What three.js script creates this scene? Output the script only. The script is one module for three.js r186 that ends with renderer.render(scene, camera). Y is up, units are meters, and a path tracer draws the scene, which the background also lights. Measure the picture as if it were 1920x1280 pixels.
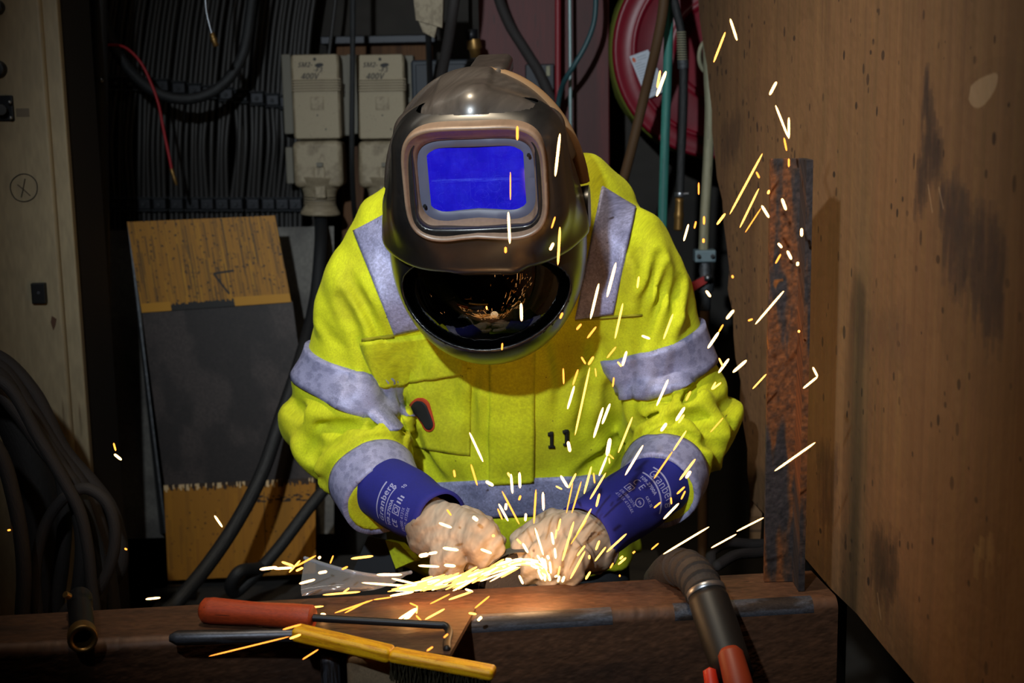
import * as THREE from 'three';
import { RoundedBoxGeometry } from 'three/addons/geometries/RoundedBoxGeometry.js';
import { mergeGeometries } from 'three/addons/utils/BufferGeometryUtils.js';
import { ImprovedNoise } from 'three/addons/math/ImprovedNoise.js';
import { RectAreaLightUniformsLib } from 'three/addons/lights/RectAreaLightUniformsLib.js';
RectAreaLightUniformsLib.init();

// ---------------------------------------------------------------- camera, lights, exposure
const scene = new THREE.Scene();
scene.background = new THREE.Color(0, 0, 0);
const FOCAL = 2600;
const camera = new THREE.PerspectiveCamera(2 * Math.atan(640 / FOCAL) * 180 / Math.PI, 1.5, 0.05, 30);
camera.position.set(0, 1.5, 0);
camera.rotation.order = 'YXZ';
camera.rotation.set(-10 * Math.PI / 180, 0, -1 * Math.PI / 180);
camera.updateMatrixWorld();
camera.focus = 1.76; camera.userData.fStop = 5.6;
const renderer = new THREE.WebGLRenderer();
renderer.toneMapping = THREE.LinearToneMapping;
renderer.toneMappingExposure = 1.0;
renderer.shadowMap.enabled = true;

const V3 = (x, y, z) => new THREE.Vector3(x, y, z);
const pointLights = [];
function spot(color, intensity, from, to, angle, penumbra, radius) {
  const l = new THREE.SpotLight(color, intensity, 0, angle, penumbra, 2);
  l.position.set(...from); l.target.position.set(...to);
  l.castShadow = true; l.shadow.radius = radius; l.shadow.mapSize.set(1024, 1024);
  l.name = 'shop_lamp_light';
  scene.add(l); scene.add(l.target);
  return l;
}
// cool work lamp up on the left (built below as work_lamp), warm lamp over the right, dim tubes overhead
const LAMP_COOL = { at: [-0.44, 2.16, -0.05], to: [0.03, 1.40, -1.95] };
const LAMP_WARM = { at: [-0.30, 2.78, -1.42], to: [0.10, 1.18, -1.85] };
const TUBE = { at: [-0.75, 2.86, -2.15], length: 1.2 };
const GRIND = [0, 0, 0]; // filled in below
spot(new THREE.Color(0.86, 0.95, 1.0), 12.2, LAMP_COOL.at, LAMP_COOL.to, 0.45, 1.0, 1.6);
spot(new THREE.Color(1.0, 0.82, 0.58), 6.2, LAMP_WARM.at, LAMP_WARM.to, 0.50, 1.0, 3);
{
  const r = new THREE.RectAreaLight(new THREE.Color(1.0, 0.90, 0.76), 8.5, TUBE.length, 0.05);
  r.position.set(TUBE.at[0], TUBE.at[1] - 0.05, TUBE.at[2]); r.lookAt(TUBE.at[0], 0, TUBE.at[2]); r.castShadow = true; r.name = 'tube_light'; scene.add(r);
}

// ---------------------------------------------------------------- helpers
let seedState = 7;
function rnd() { seedState = (seedState * 1664525 + 1013904223) >>> 0; return seedState / 4294967296; }
const rr = (a, b) => a + (b - a) * rnd();
const clamp = (x, a, b) => Math.max(a, Math.min(b, x));
const lerp = (a, b, t) => a + (b - a) * t;
const sstep = (a, b, x) => { const t = clamp((x - a) / (b - a), 0, 1); return t * t * (3 - 2 * t); };

function dirOf(px, py) { return V3((px - 960) / FOCAL, -(py - 640) / FOCAL, -1).applyQuaternion(camera.quaternion); }
function P(px, py, d) { const v = dirOf(px, py); return v.multiplyScalar(d / -v.z).add(camera.position); }      // point at depth d
function G(px, py, y) { const v = dirOf(px, py); return v.multiplyScalar((y - 1.5) / v.y).add(camera.position); } // point at height y
const pxm = d => FOCAL / d * 1.0;

const taken = new Map();
function numbered(name) { const n = taken.get(name) || 0; taken.set(name, n + 1); return n ? name + '_' + String(n).padStart(3, '0') : name; }
function tag(o, label, category, group, kind) {
  o.userData.label = label; o.userData.category = category;
  if (group) o.userData.group = group;
  if (kind) o.userData.kind = kind;
  return o;
}
function thing(name, label, category, group) { const g = new THREE.Group(); g.name = numbered(name); scene.add(g); return tag(g, label, category, group); }
function mesh(name, geo, mat, parent) {
  const m = new THREE.Mesh(geo, mat); m.castShadow = true; m.receiveShadow = true;
  if (parent) { m.name = name; parent.add(m); } else { m.name = numbered(name); scene.add(m); }
  return m;
}
function one(name, geo, mat, label, category, group) { return tag(mesh(name, geo, mat), label, category, group); }
function structure(name, geo, mat) { const m = mesh(name, geo, mat); m.userData.kind = 'structure'; return m; }
const boxAt = (x0, x1, y0, y1, z0, z1, r = 0.003, seg = 2) => {
  const w = Math.abs(x1 - x0), h = Math.abs(y1 - y0), d = Math.abs(z1 - z0);
  const g = r > 0 ? new RoundedBoxGeometry(w, h, d, seg, Math.min(r, w / 2.01, h / 2.01, d / 2.01)) : new THREE.BoxGeometry(w, h, d);
  return g.translate((x0 + x1) / 2, (y0 + y1) / 2, (z0 + z1) / 2);
};
// a box whose front face covers the pixel rectangle at depth d and that goes back by depth
function pxBox(x0, y0, x1, y1, d, depth, r = 0.004) {
  const c = P((x0 + x1) / 2, (y0 + y1) / 2, d), a = P(x0, (y0 + y1) / 2, d), b = P(x1, (y0 + y1) / 2, d), t = P((x0 + x1) / 2, y0, d), u = P((x0 + x1) / 2, y1, d);
  const w = b.x - a.x, h = t.y - u.y;
  return boxAt(c.x - w / 2, c.x + w / 2, c.y - h / 2, c.y + h / 2, -d - depth, -d, r);
}
function tube(points, r, seg = 64, rad = 10, closed = false) {
  const c = new THREE.CatmullRomCurve3(points, closed, 'centripetal');
  const g = new THREE.TubeGeometry(c, seg, r, rad, closed);
  if (closed) return g;
  return mergeGeometries([g, capAt(c, 0, r, rad), capAt(c, 1, r, rad)]);
}
function capAt(c, t, r, rad) {
  const g = new THREE.SphereGeometry(r, rad, 6), p = c.getPoint(t);
  return g.translate(p.x, p.y, p.z);
}
// runs that leave the frame go on above (to what carries them) or below (towards the floor)
const runOn = l => { const o = [...l], n = l.length; if (l[0][1] < 0 && l[0][1] > -100) o.unshift([l[0][0], -480, l[0][2]]); const e = l[n - 1]; if (e[1] < 0 && e[1] > -100) o.push([e[0], -480, e[2]]); else if (e[1] > 1140 && e[1] < 1200) o.push([e[0], 1420, e[2]]); return o; };
const tubePx = (list, r, seg = 64, rad = 10) => tube(runOn(list).map(q => P(q[0], q[1], q[2])), r, Math.ceil(seg * 1.3), rad);
// a lathe from a to b; profile [[t, radius], ...] with t 0..1 along the axis
function spun(a, b, profile, seg = 28) {
  const L = a.distanceTo(b);
  const g = new THREE.LatheGeometry(profile.map(([t, r]) => new THREE.Vector2(Math.max(r, 1e-5), t * L)), seg);
  const q = new THREE.Quaternion().setFromUnitVectors(V3(0, 1, 0), b.clone().sub(a).normalize());
  return g.applyQuaternion(q).translate(a.x, a.y, a.z);
}
function rod(a, b, r0, r1 = r0, seg = 20) { return spun(a, b, [[0, 0], [0, r0 * 0.9], [0.01, r0], [0.99, r1], [1, r1 * 0.9], [1, 0]], seg); }

// ---- textures
function hash(x, y, s) { let h = (x * 374761393 + y * 668265263 + s * 2147483647) | 0; h = Math.imul(h ^ (h >>> 13), 1274126177); h ^= h >>> 16; return (h >>> 0) / 4294967296; }
function vnoise(u, v, fx, fy, s) { // periodic in 0..1
  const x = u * fx, y = v * fy, xi = Math.floor(x), yi = Math.floor(y), a = x - xi, b = y - yi;
  const w = a * a * (3 - 2 * a), q = b * b * (3 - 2 * b), m = (n, k) => ((n % k) + k) % k;
  const x0 = m(xi, fx), x1 = m(xi + 1, fx), y0 = m(yi, fy), y1 = m(yi + 1, fy);
  return lerp(lerp(hash(x0, y0, s), hash(x1, y0, s), w), lerp(hash(x0, y1, s), hash(x1, y1, s), w), q);
}
function fbm(u, v, fx, fy, s, oct = 4) { let a = 0, k = 0.5, n = 0; for (let i = 0; i < oct; i++) { a += k * vnoise(u, v, fx << i, fy << i, s + i); n += k; k *= 0.5; } return a / n; }
function tex(n, m, fn, srgb = true) {
  const d = new Uint8Array(n * m * 4);
  for (let j = 0; j < m; j++) for (let i = 0; i < n; i++) {
    const c = fn((i + 0.5) / n, (j + 0.5) / m), k = (j * n + i) * 4;
    d[k] = clamp(c[0], 0, 1) * 255; d[k + 1] = clamp(c[1], 0, 1) * 255; d[k + 2] = clamp(c[2], 0, 1) * 255; d[k + 3] = 255;
  }
  const t = new THREE.DataTexture(d, n, m, THREE.RGBAFormat);
  t.magFilter = THREE.LinearFilter; t.minFilter = THREE.LinearFilter; t.wrapS = t.wrapT = THREE.RepeatWrapping;
  if (srgb) t.colorSpace = THREE.SRGBColorSpace;
  t.needsUpdate = true;
  return t;
}
const mixc = (a, b, t) => [lerp(a[0], b[0], t), lerp(a[1], b[1], t), lerp(a[2], b[2], t)];
// a mottled colour map: base, second colour in patches, dark specks
function mottled(n, base, other, { fx = 6, fy = 6, lo = 0.45, hi = 0.7, speck = 0, speckColor = [0.05, 0.04, 0.03], grain = 0.06, s = 1, gx = 90, gy = 90 } = {}) {
  return tex(n, n, (u, v) => {
    let c = mixc(base, other, sstep(lo, hi, fbm(u, v, fx, fy, s)));
    if (speck) c = mixc(c, speckColor, sstep(1 - speck, 1 - speck * 0.6, vnoise(u, v, 60, 60, s + 9) * 0.6 + 0.4 * vnoise(u, v, 23, 23, s + 12)));
    const g = 1 + grain * (vnoise(u, v, gx, gy, s + 20) + vnoise(u, v, gx * 2, gy * 2, s + 21) - 1) * 2;
    return [c[0] * g, c[1] * g, c[2] * g];
  });
}
const greyNoise = tex(256, 256, (u, v) => { const g = fbm(u, v, 24, 24, 77, 3); return [g, g, g]; }, false);
const weave = tex(256, 256, (u, v) => { const g = 0.5 + 0.25 * Math.sin(u * 256 * Math.PI / 2) * Math.sin(v * 256 * Math.PI / 2) + 0.5 * (fbm(u, v, 12, 12, 5, 4) - 0.5); return [g, g, g]; }, false);
function rep(t, x, y) { const c = t.clone(); c.repeat.set(x, y); c.needsUpdate = true; return c; }
function canvasTex(w, h, draw) {
  const c = document.createElement('canvas'); c.width = w; c.height = h;
  const g = c.getContext('2d'); draw(g, w, h);
  const t = new THREE.CanvasTexture(c); t.colorSpace = THREE.SRGBColorSpace; t.anisotropy = 4;
  return t;
}
const std = o => new THREE.MeshStandardMaterial({ roughness: 0.7, ...o });
const phys = o => new THREE.MeshPhysicalMaterial({ roughness: 0.6, ...o });
function speckle(g, w, h, n, color, r0, r1, a0 = 0.2, a1 = 0.6) {
  for (let i = 0; i < n; i++) { g.globalAlpha = rr(a0, a1); g.fillStyle = color; g.beginPath(); g.ellipse(rnd() * w, rnd() * h, rr(r0, r1), rr(r0, r1), rnd() * 3, 0, 7); g.fill(); }
  g.globalAlpha = 1;
}

// ---- materials
const M = {
  rubber: std({ color: 0x17181a, roughness: 0.62, bumpMap: rep(greyNoise, 3, 3), bumpScale: 0.0006 }),
  rubberBrown: std({ color: 0x262120, roughness: 0.75, bumpMap: rep(greyNoise, 3, 3), bumpScale: 0.0006 }),
  cable: std({ color: 0x2b2928, roughness: 0.55 }),
  darkMetal: std({ color: 0x25262a, metalness: 0.6, roughness: 0.45 }),
  steel: std({ color: 0x8d9096, metalness: 0.9, roughness: 0.35 }),
  dullSteel: std({ color: 0x55585c, metalness: 0.7, roughness: 0.5, bumpMap: rep(greyNoise, 2, 2), bumpScale: 0.0008 }),
  brass: std({ color: 0x8a6a3c, metalness: 0.8, roughness: 0.42 }),
  beige: std({ map: mottled(512, [0.61, 0.555, 0.455], [0.51, 0.455, 0.365], { fx: 5, fy: 5, speck: 0.16, speckColor: [0.36, 0.32, 0.26], grain: 0.05, s: 4 }), roughness: 0.65 }),
  beigeDark: std({ color: 0x6e695d, roughness: 0.7 }),
  cabinet: std({ map: mottled(512, [0.63, 0.57, 0.45], [0.57, 0.51, 0.40], { fx: 3, fy: 3, speck: 0.13, speckColor: [0.40, 0.33, 0.24], grain: 0.04, s: 14 }), roughness: 0.55 }),
  black: std({ color: 0x0d0d0e, roughness: 0.5 }),
  maroon: std({ map: mottled(256, [0.31, 0.09, 0.09], [0.25, 0.08, 0.075], { s: 31, speck: 0.12 }), roughness: 0.6 }),
  crimson: std({ map: mottled(256, [0.46, 0.035, 0.12], [0.39, 0.03, 0.10], { s: 33, grain: 0.03 }), roughness: 0.42 }),
  teal: std({ map: mottled(256, [0.20, 0.46, 0.42], [0.16, 0.38, 0.36], { s: 35, speck: 0.12 }), roughness: 0.6 }),
  tealDark: std({ color: 0x23454a, roughness: 0.5 }),
  creamPipe: std({ map: mottled(256, [0.56, 0.54, 0.44], [0.48, 0.47, 0.38], { s: 37, speck: 0.14 }), roughness: 0.6 }),
  brownHose: std({ color: 0x4d351c, roughness: 0.7 }),
  concrete: std({ map: mottled(512, [0.17, 0.16, 0.15], [0.12, 0.115, 0.11], { s: 41, fx: 8, fy: 8, speck: 0.15 }), roughness: 0.95 }),
  wallDark: std({ map: mottled(512, [0.20, 0.185, 0.17], [0.14, 0.13, 0.12], { s: 43, fx: 8, fy: 8 }), roughness: 0.95 }),
  woodBoard: std({ map: mottled(256, [0.36, 0.24, 0.14], [0.28, 0.18, 0.10], { s: 45, fx: 12, fy: 2, grain: 0.1, gx: 80, gy: 8 }), roughness: 0.85 }),
  beam: std({ map: mottled(1024, [0.36, 0.245, 0.175], [0.27, 0.19, 0.15], { s: 51, fx: 4, fy: 10, lo: 0.35, hi: 0.7, grain: 0.10, speck: 0.1, speckColor: [0.18, 0.13, 0.10] }), metalness: 0.25, roughness: 0.52, bumpMap: rep(greyNoise, 3, 3), bumpScale: 0.0008 }),
  scale: std({ map: mottled(256, [0.32, 0.33, 0.37], [0.22, 0.19, 0.18], { s: 53, fx: 8, fy: 4, lo: 0.4, hi: 0.62, grain: 0.12 }), metalness: 0.5, roughness: 0.42 }),
  rust: std({ map: mottled(512, [0.40, 0.225, 0.095], [0.17, 0.145, 0.15], { s: 55, fx: 26, fy: 4, lo: 0.44, hi: 0.6, speck: 0.14, speckColor: [0.52, 0.29, 0.09], grain: 0.2 }), metalness: 0.2, roughness: 0.75, bumpMap: rep(greyNoise, 3, 3), bumpScale: 0.001 }),
  orangeHandle: std({ map: mottled(256, [0.66, 0.24, 0.09], [0.50, 0.19, 0.08], { s: 57, grain: 0.07, speck: 0.12 }), roughness: 0.55 }),
  yellowPaint: std({ map: mottled(256, [0.95, 0.72, 0.07], [0.84, 0.58, 0.06], { s: 59, speck: 0.16, speckColor: [0.22, 0.16, 0.06] }), roughness: 0.5 }),
  redPlastic: std({ color: 0x8a3014, roughness: 0.5 }),
  bristle: std({ color: 0x3a3526, metalness: 0.4, roughness: 0.5 }),
  clear: phys({ color: 0xe6ebf2, transmission: 0.9, thickness: 0, roughness: 0.10, ior: 1.5 }),
  smoked: phys({ color: 0x8a8f98, transmission: 1, thickness: 0, roughness: 0.02, ior: 1.58 }),
  helmet: phys({ map: mottled(256, [0.27, 0.245, 0.225], [0.23, 0.205, 0.19], { s: 61, grain: 0.08, speck: 0.1, speckColor: [0.38, 0.33, 0.28] }), roughness: 0.36, clearcoat: 0.5, clearcoatRoughness: 0.25 }),
  shield: phys({ map: mottled(256, [0.12, 0.113, 0.11], [0.095, 0.092, 0.092], { s: 62, grain: 0.08, speck: 0.08, speckColor: [0.26, 0.23, 0.20] }), roughness: 0.34, clearcoat: 0.5, clearcoatRoughness: 0.25 }),
  helmetBlack: phys({ color: 0x121316, roughness: 0.32, clearcoat: 0.4, clearcoatRoughness: 0.2 }),
  bezel: phys({ map: mottled(256, [0.54, 0.445, 0.37], [0.49, 0.40, 0.33], { s: 63, grain: 0.03 }), roughness: 0.42, clearcoat: 0.25, clearcoatRoughness: 0.3 }),
  tan: std({ color: 0x86694a, roughness: 0.5 }),
  lensFrame: std({ color: 0x54566a, roughness: 0.5 }),
  glove: std({ map: mottled(512, [0.66, 0.61, 0.545], [0.52, 0.465, 0.40], { s: 65, fx: 5, fy: 5, lo: 0.42, hi: 0.7, speck: 0.15, speckColor: [0.40, 0.33, 0.27], grain: 0.06 }), roughness: 0.85, bumpMap: rep(greyNoise, 2, 2), bumpScale: 0.001 }),
  blackCloth: std({ color: 0x1c1f24, roughness: 0.9 }),
  skin: std({ color: 0xb98a72, roughness: 0.6 }),
};
const fabricMap = mottled(1024, [0.78, 0.82, 0.08], [0.72, 0.74, 0.08], { s: 71, fx: 5, fy: 5, lo: 0.4, hi: 0.75, speck: 0.06, speckColor: [0.24, 0.20, 0.08], grain: 0.05, gx: 160, gy: 160 });
M.fabric = phys({ map: rep(fabricMap, 2, 2), roughness: 0.85, sheen: 0.3, sheenRoughness: 0.6, sheenColor: new THREE.Color(0.5, 0.6, 0.05), bumpMap: rep(weave, 5, 5), bumpScale: 0.0005 });
M.tape = std({ map: rep(mottled(512, [0.58, 0.595, 0.745], [0.50, 0.515, 0.66], { s: 73, fx: 6, fy: 6, speck: 0.14, speckColor: [0.30, 0.28, 0.34], grain: 0.1 }), 5, 5), roughness: 0.55, metalness: 0.15 });
M.seam = std({ color: 0x8d8a14, roughness: 0.9 });

// ---- signed distance meshing (naive surface nets)
const noiseGen = new ImprovedNoise();
const N3 = (x, y, z) => noiseGen.noise(x + 31.3, y + 17.7, z + 53.1);
const smin = (a, b, k) => { const h = Math.max(k - Math.abs(a - b), 0) / k; return Math.min(a, b) - h * h * k * 0.25; };
const smax = (a, b, k) => -smin(-a, -b, k);
function cap(x, y, z, a, b, r1, r2) {
  const bx = b.x - a.x, by = b.y - a.y, bz = b.z - a.z, px = x - a.x, py = y - a.y, pz = z - a.z;
  const t = clamp((px * bx + py * by + pz * bz) / (bx * bx + by * by + bz * bz), 0, 1);
  const dx = px - bx * t, dy = py - by * t, dz = pz - bz * t;
  return Math.sqrt(dx * dx + dy * dy + dz * dz) - (r1 + (r2 - r1) * t);
}
function rbox(x, y, z, hx, hy, hz, r) {
  const qx = Math.abs(x) - hx + r, qy = Math.abs(y) - hy + r, qz = Math.abs(z) - hz + r;
  return Math.hypot(Math.max(qx, 0), Math.max(qy, 0), Math.max(qz, 0)) + Math.min(Math.max(qx, qy, qz), 0) - r;
}
function ell(x, y, z, a, b, c) { const k0 = Math.hypot(x / a, y / b, z / c), k1 = Math.hypot(x / (a * a), y / (b * b), z / (c * c)); return k1 < 1e-9 ? -Math.min(a, b, c) : k0 * (k0 - 1) / k1; }
function sdfGeo(f, lo, hi, h) {
  const nx = Math.ceil((hi[0] - lo[0]) / h) + 1, ny = Math.ceil((hi[1] - lo[1]) / h) + 1, nz = Math.ceil((hi[2] - lo[2]) / h) + 1;
  const F = new Float32Array(nx * ny * nz), at = (i, j, k) => i + nx * (j + ny * k);
  // coarse skip: sample every 4th cell first, refine only near the surface
  const S = 4, cx = Math.ceil(nx / S) + 1, cy = Math.ceil(ny / S) + 1, cz = Math.ceil(nz / S) + 1, far = S * h * 2.2;
  for (let K = 0; K < cz; K++) for (let J = 0; J < cy; J++) for (let I = 0; I < cx; I++) {
    const i0 = I * S, j0 = J * S, k0 = K * S;
    if (i0 >= nx || j0 >= ny || k0 >= nz) continue;
    const c = f(lo[0] + (i0 + S / 2) * h, lo[1] + (j0 + S / 2) * h, lo[2] + (k0 + S / 2) * h);
    for (let k = k0; k < Math.min(k0 + S, nz); k++) for (let j = j0; j < Math.min(j0 + S, ny); j++) for (let i = i0; i < Math.min(i0 + S, nx); i++)
      F[at(i, j, k)] = Math.abs(c) > far ? c : f(lo[0] + i * h, lo[1] + j * h, lo[2] + k * h);
  }
  const id = new Int32Array(nx * ny * nz).fill(-1), pos = [], idx = [];
  for (let k = 0; k < nz - 1; k++) for (let j = 0; j < ny - 1; j++) for (let i = 0; i < nx - 1; i++) {
    let m = 0; const v = [];
    for (let q = 0; q < 8; q++) { const w = F[at(i + (q & 1), j + ((q >> 1) & 1), k + (q >> 2))]; v.push(w); if (w < 0) m |= 1 << q; }
    if (m === 0 || m === 255) continue;
    let sx = 0, sy = 0, sz = 0, n = 0;
    for (let a = 0; a < 8; a++) for (let b = 0; b < 3; b++) {
      const c = a | (1 << b); if (c === a) continue;
      if ((v[a] < 0) === (v[c] < 0)) continue;
      const t = v[a] / (v[a] - v[c]);
      sx += (a & 1) + (b === 0 ? t : 0); sy += ((a >> 1) & 1) + (b === 1 ? t : 0); sz += (a >> 2) + (b === 2 ? t : 0); n++;
    }
    id[at(i, j, k)] = pos.length / 3;
    pos.push(lo[0] + (i + sx / n) * h, lo[1] + (j + sy / n) * h, lo[2] + (k + sz / n) * h);
  }
  const quad = (a, b, c, d, flip) => { if (a < 0 || b < 0 || c < 0 || d < 0) return; if (flip) idx.push(a, c, b, a, d, c); else idx.push(a, b, c, a, c, d); };
  for (let k = 1; k < nz - 1; k++) for (let j = 1; j < ny - 1; j++) for (let i = 1; i < nx - 1; i++) {
    const s = F[at(i, j, k)] < 0;
    if (s !== F[at(i + 1, j, k)] < 0) quad(id[at(i, j - 1, k - 1)], id[at(i, j, k - 1)], id[at(i, j, k)], id[at(i, j - 1, k)], !s);
    if (s !== F[at(i, j + 1, k)] < 0) quad(id[at(i - 1, j, k - 1)], id[at(i - 1, j, k)], id[at(i, j, k)], id[at(i, j, k - 1)], !s);
    if (s !== F[at(i, j, k + 1)] < 0) quad(id[at(i - 1, j - 1, k)], id[at(i, j - 1, k)], id[at(i, j, k)], id[at(i - 1, j, k)], !s);
  }
  const n = new Float32Array(pos.length), uv = new Float32Array(pos.length / 3 * 2), e = h * 0.6;
  for (let q = 0; q < pos.length; q += 3) {
    const x = pos[q], y = pos[q + 1], z = pos[q + 2];
    const gx = f(x + e, y, z) - f(x - e, y, z), gy = f(x, y + e, z) - f(x, y - e, z), gz = f(x, y, z + e) - f(x, y, z - e), l = Math.hypot(gx, gy, gz) || 1;
    n[q] = gx / l; n[q + 1] = gy / l; n[q + 2] = gz / l;
    uv[q / 3 * 2] = (x + z * 0.6) * 2; uv[q / 3 * 2 + 1] = (y + z * 0.5) * 2;
  }
  const g = new THREE.BufferGeometry();
  g.setAttribute('position', new THREE.Float32BufferAttribute(pos, 3));
  g.setAttribute('normal', new THREE.BufferAttribute(n, 3));
  g.setAttribute('uv', new THREE.BufferAttribute(uv, 2));
  g.setIndex(idx);
  return g;
}
// a sheet given by a grid of points, with a skirt that turns its edge down by depth along -normal
function sheetGeo(nu, nv, fn, closedU = false, skirt = 0.006) {
  const pos = [], uv = [], idx = [], rows = nv + 3, cols = closedU ? nu + 1 : nu + 3;
  const cu = i => closedU ? i / nu : clamp((i - 1) / nu, 0, 1);
  for (let j = 0; j < rows; j++) for (let i = 0; i < cols; i++) {
    const v = clamp((j - 1) / nv, 0, 1), u = cu(i);
    const edge = j === 0 || j === rows - 1 || (!closedU && (i === 0 || i === cols - 1));
    const q = fn(u, v); // { p, n }
    const p = edge ? q.p.clone().addScaledVector(q.n, -skirt) : q.p;
    pos.push(p.x, p.y, p.z); uv.push(q.uv ? q.uv[0] : u, q.uv ? q.uv[1] : v);
  }
  for (let j = 0; j < rows - 1; j++) for (let i = 0; i < cols - 1; i++) { const a = j * cols + i, b = a + 1, c = a + cols, d = c + 1; idx.push(a, c, b, b, c, d); }
  const g = new THREE.BufferGeometry();
  g.setAttribute('position', new THREE.Float32BufferAttribute(pos, 3));
  g.setAttribute('uv', new THREE.Float32BufferAttribute(uv, 2));
  g.setIndex(idx); g.computeVertexNormals();
  return g;
}
function gradN(f, p, e = 0.004) {
  return V3(f(p.x + e, p.y, p.z) - f(p.x - e, p.y, p.z), f(p.x, p.y + e, p.z) - f(p.x, p.y - e, p.z), f(p.x, p.y, p.z + e) - f(p.x, p.y, p.z - e)).normalize();
}
function march(f, o, d, t0, t1, inside = false) {
  let t = t0;
  for (let k = 0; k < 90; k++) { const s = f(o.x + d.x * t, o.y + d.y * t, o.z + d.z * t); if (Math.abs(s) < 0.0004) break; t += (inside ? -s : s) * 0.7; if (t > t1) { t = t1; break; } }
  return o.clone().addScaledVector(d, t);
}
// a cloth piece lying on the surface f; quad holds its four corners as seen from the front
function clothPatch(f, quad, nu, nv, lift, uvScale) {
  return sheetGeo(nu, nv, (u, v) => {
    const x = lerp(lerp(quad[0][0], quad[1][0], u), lerp(quad[3][0], quad[2][0], u), v), y = lerp(lerp(quad[0][1], quad[1][1], u), lerp(quad[3][1], quad[2][1], u), v);
    const d = dirOf(x, y).normalize(), p = march(f, camera.position, d, 1.55, 2.4), n = gradN(f, p);
    const q = p.clone().addScaledVector(n, lift);
    return { p: q, n, uv: uvScale ? [(q.x + q.z * 0.6) * uvScale, q.y * uvScale] : [u, 1 - v] };
  }, false, lift + 0.004);
}
// a band round a limb from a to b, between t0 and t1
function bandRing(f, a, b, t0, t1, nu, nv, lift, skew = 0) {
  const ax = b.clone().sub(a), L = ax.length(); ax.normalize();
  const e1 = V3(0, 0, 1).addScaledVector(ax, -ax.z).normalize(), e2 = ax.clone().cross(e1);
  return sheetGeo(nu, nv, (u, v) => {
    const th = u * Math.PI * 2, r = e1.clone().multiplyScalar(Math.cos(th)).addScaledVector(e2, Math.sin(th));
    const o = a.clone().addScaledVector(ax, L * lerp(t0, t1, v) + skew * Math.sin(th));
    const p = march(f, o, r, 0.005, 0.2, true), n = gradN(f, p);
    const q = p.clone().addScaledVector(n, lift);
    return { p: q, n, uv: [u * 2, v * 0.3] };
  }, true, lift + 0.003);
}

// ---------------------------------------------------------------- the room
const FLOOR = 0, CEIL = 3.1, BACK = -3.06;
structure('floor', boxAt(-2.6, 2.2, -0.12, 0, -3.3, 2.2, 0), M.concrete);
structure('ceiling', boxAt(-2.6, 2.2, CEIL, CEIL + 0.12, -3.3, 2.2, 0), M.wallDark);
structure('wall_back', boxAt(-2.6, 2.2, 0, CEIL, BACK - 0.14, BACK, 0), M.wallDark);
structure('wall_left', boxAt(-2.6, -2.48, 0, CEIL, BACK, 2.2, 0), M.wallDark);
structure('wall_right', boxAt(2.08, 2.2, 0, CEIL, BACK, 2.2, 0), M.wallDark);
structure('wall_front', boxAt(-2.48, 2.08, 0, CEIL, 2.08, 2.2, 0), M.wallDark);

// lamps (outside the frame)
function workLamp(L, name, label, tint) {
  const t = thing(name, label, 'lamp');
  const a = V3(...L.at), d = V3(...L.to).sub(a).normalize(), back = a.clone().addScaledVector(d, -0.10);
  mesh('shade', spun(back, a.clone().addScaledVector(d, 0.02), [[0, 0.02], [0.25, 0.05], [0.6, 0.085], [1, 0.11], [1, 0.106], [0.6, 0.08], [0.25, 0.045], [0.02, 0.016]]), M.darkMetal, t);
  mesh('bulb', new THREE.SphereGeometry(0.02, 20, 14).translate(a.x - d.x * 0.03, a.y - d.y * 0.03, a.z - d.z * 0.03), std({ color: 0xffffff, emissive: tint, emissiveIntensity: 4 }), t);
  mesh('suspension_rod', rod(back, V3(back.x, CEIL, back.z), 0.008), M.darkMetal, t);
}
workLamp(LAMP_COOL, 'work_lamp', 'cool white work lamp with metal shade hung from the ceiling', new THREE.Color(0.86, 0.95, 1.0));
workLamp(LAMP_WARM, 'pendant_lamp', 'warm white pendant lamp with metal shade above the welding bench', new THREE.Color(1.0, 0.82, 0.58));
{
  const t = thing('tube_lamp', 'long fluorescent tube lamp on the ceiling by the cable wall', 'lamp');
  const [x, y, z] = TUBE.at, L = TUBE.length / 2;
  mesh('housing', boxAt(x - L, x + L, y + 0.02, CEIL, z - 0.04, z + 0.04, 0.006), M.beigeDark, t);
  mesh('tube', rod(V3(x - L + 0.02, y, z), V3(x + L - 0.02, y, z), 0.014), std({ color: 0xffffff, emissive: 0xfff8ee, emissiveIntensity: 2 }), t);
  for (const s of [-1, 1]) mesh('end_socket', boxAt(x + s * L - 0.02, x + s * L + 0.02, y - 0.02, y + 0.03, z - 0.018, z + 0.018), M.beigeDark, t);
}

// wooden boards behind the sockets
{
  const t = thing('backing_board', 'brown wooden board fixed behind the beige power sockets', 'board');
  const s = pxBox(636, 78, 816, 520, 2.99, 0.04, 0.002);
  mesh('plank', s, M.woodBoard, t);
  mesh('batten', pxBox(600, 66, 818, 82, 2.965, 0.05, 0.003), M.darkMetal, t);
}

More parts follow.
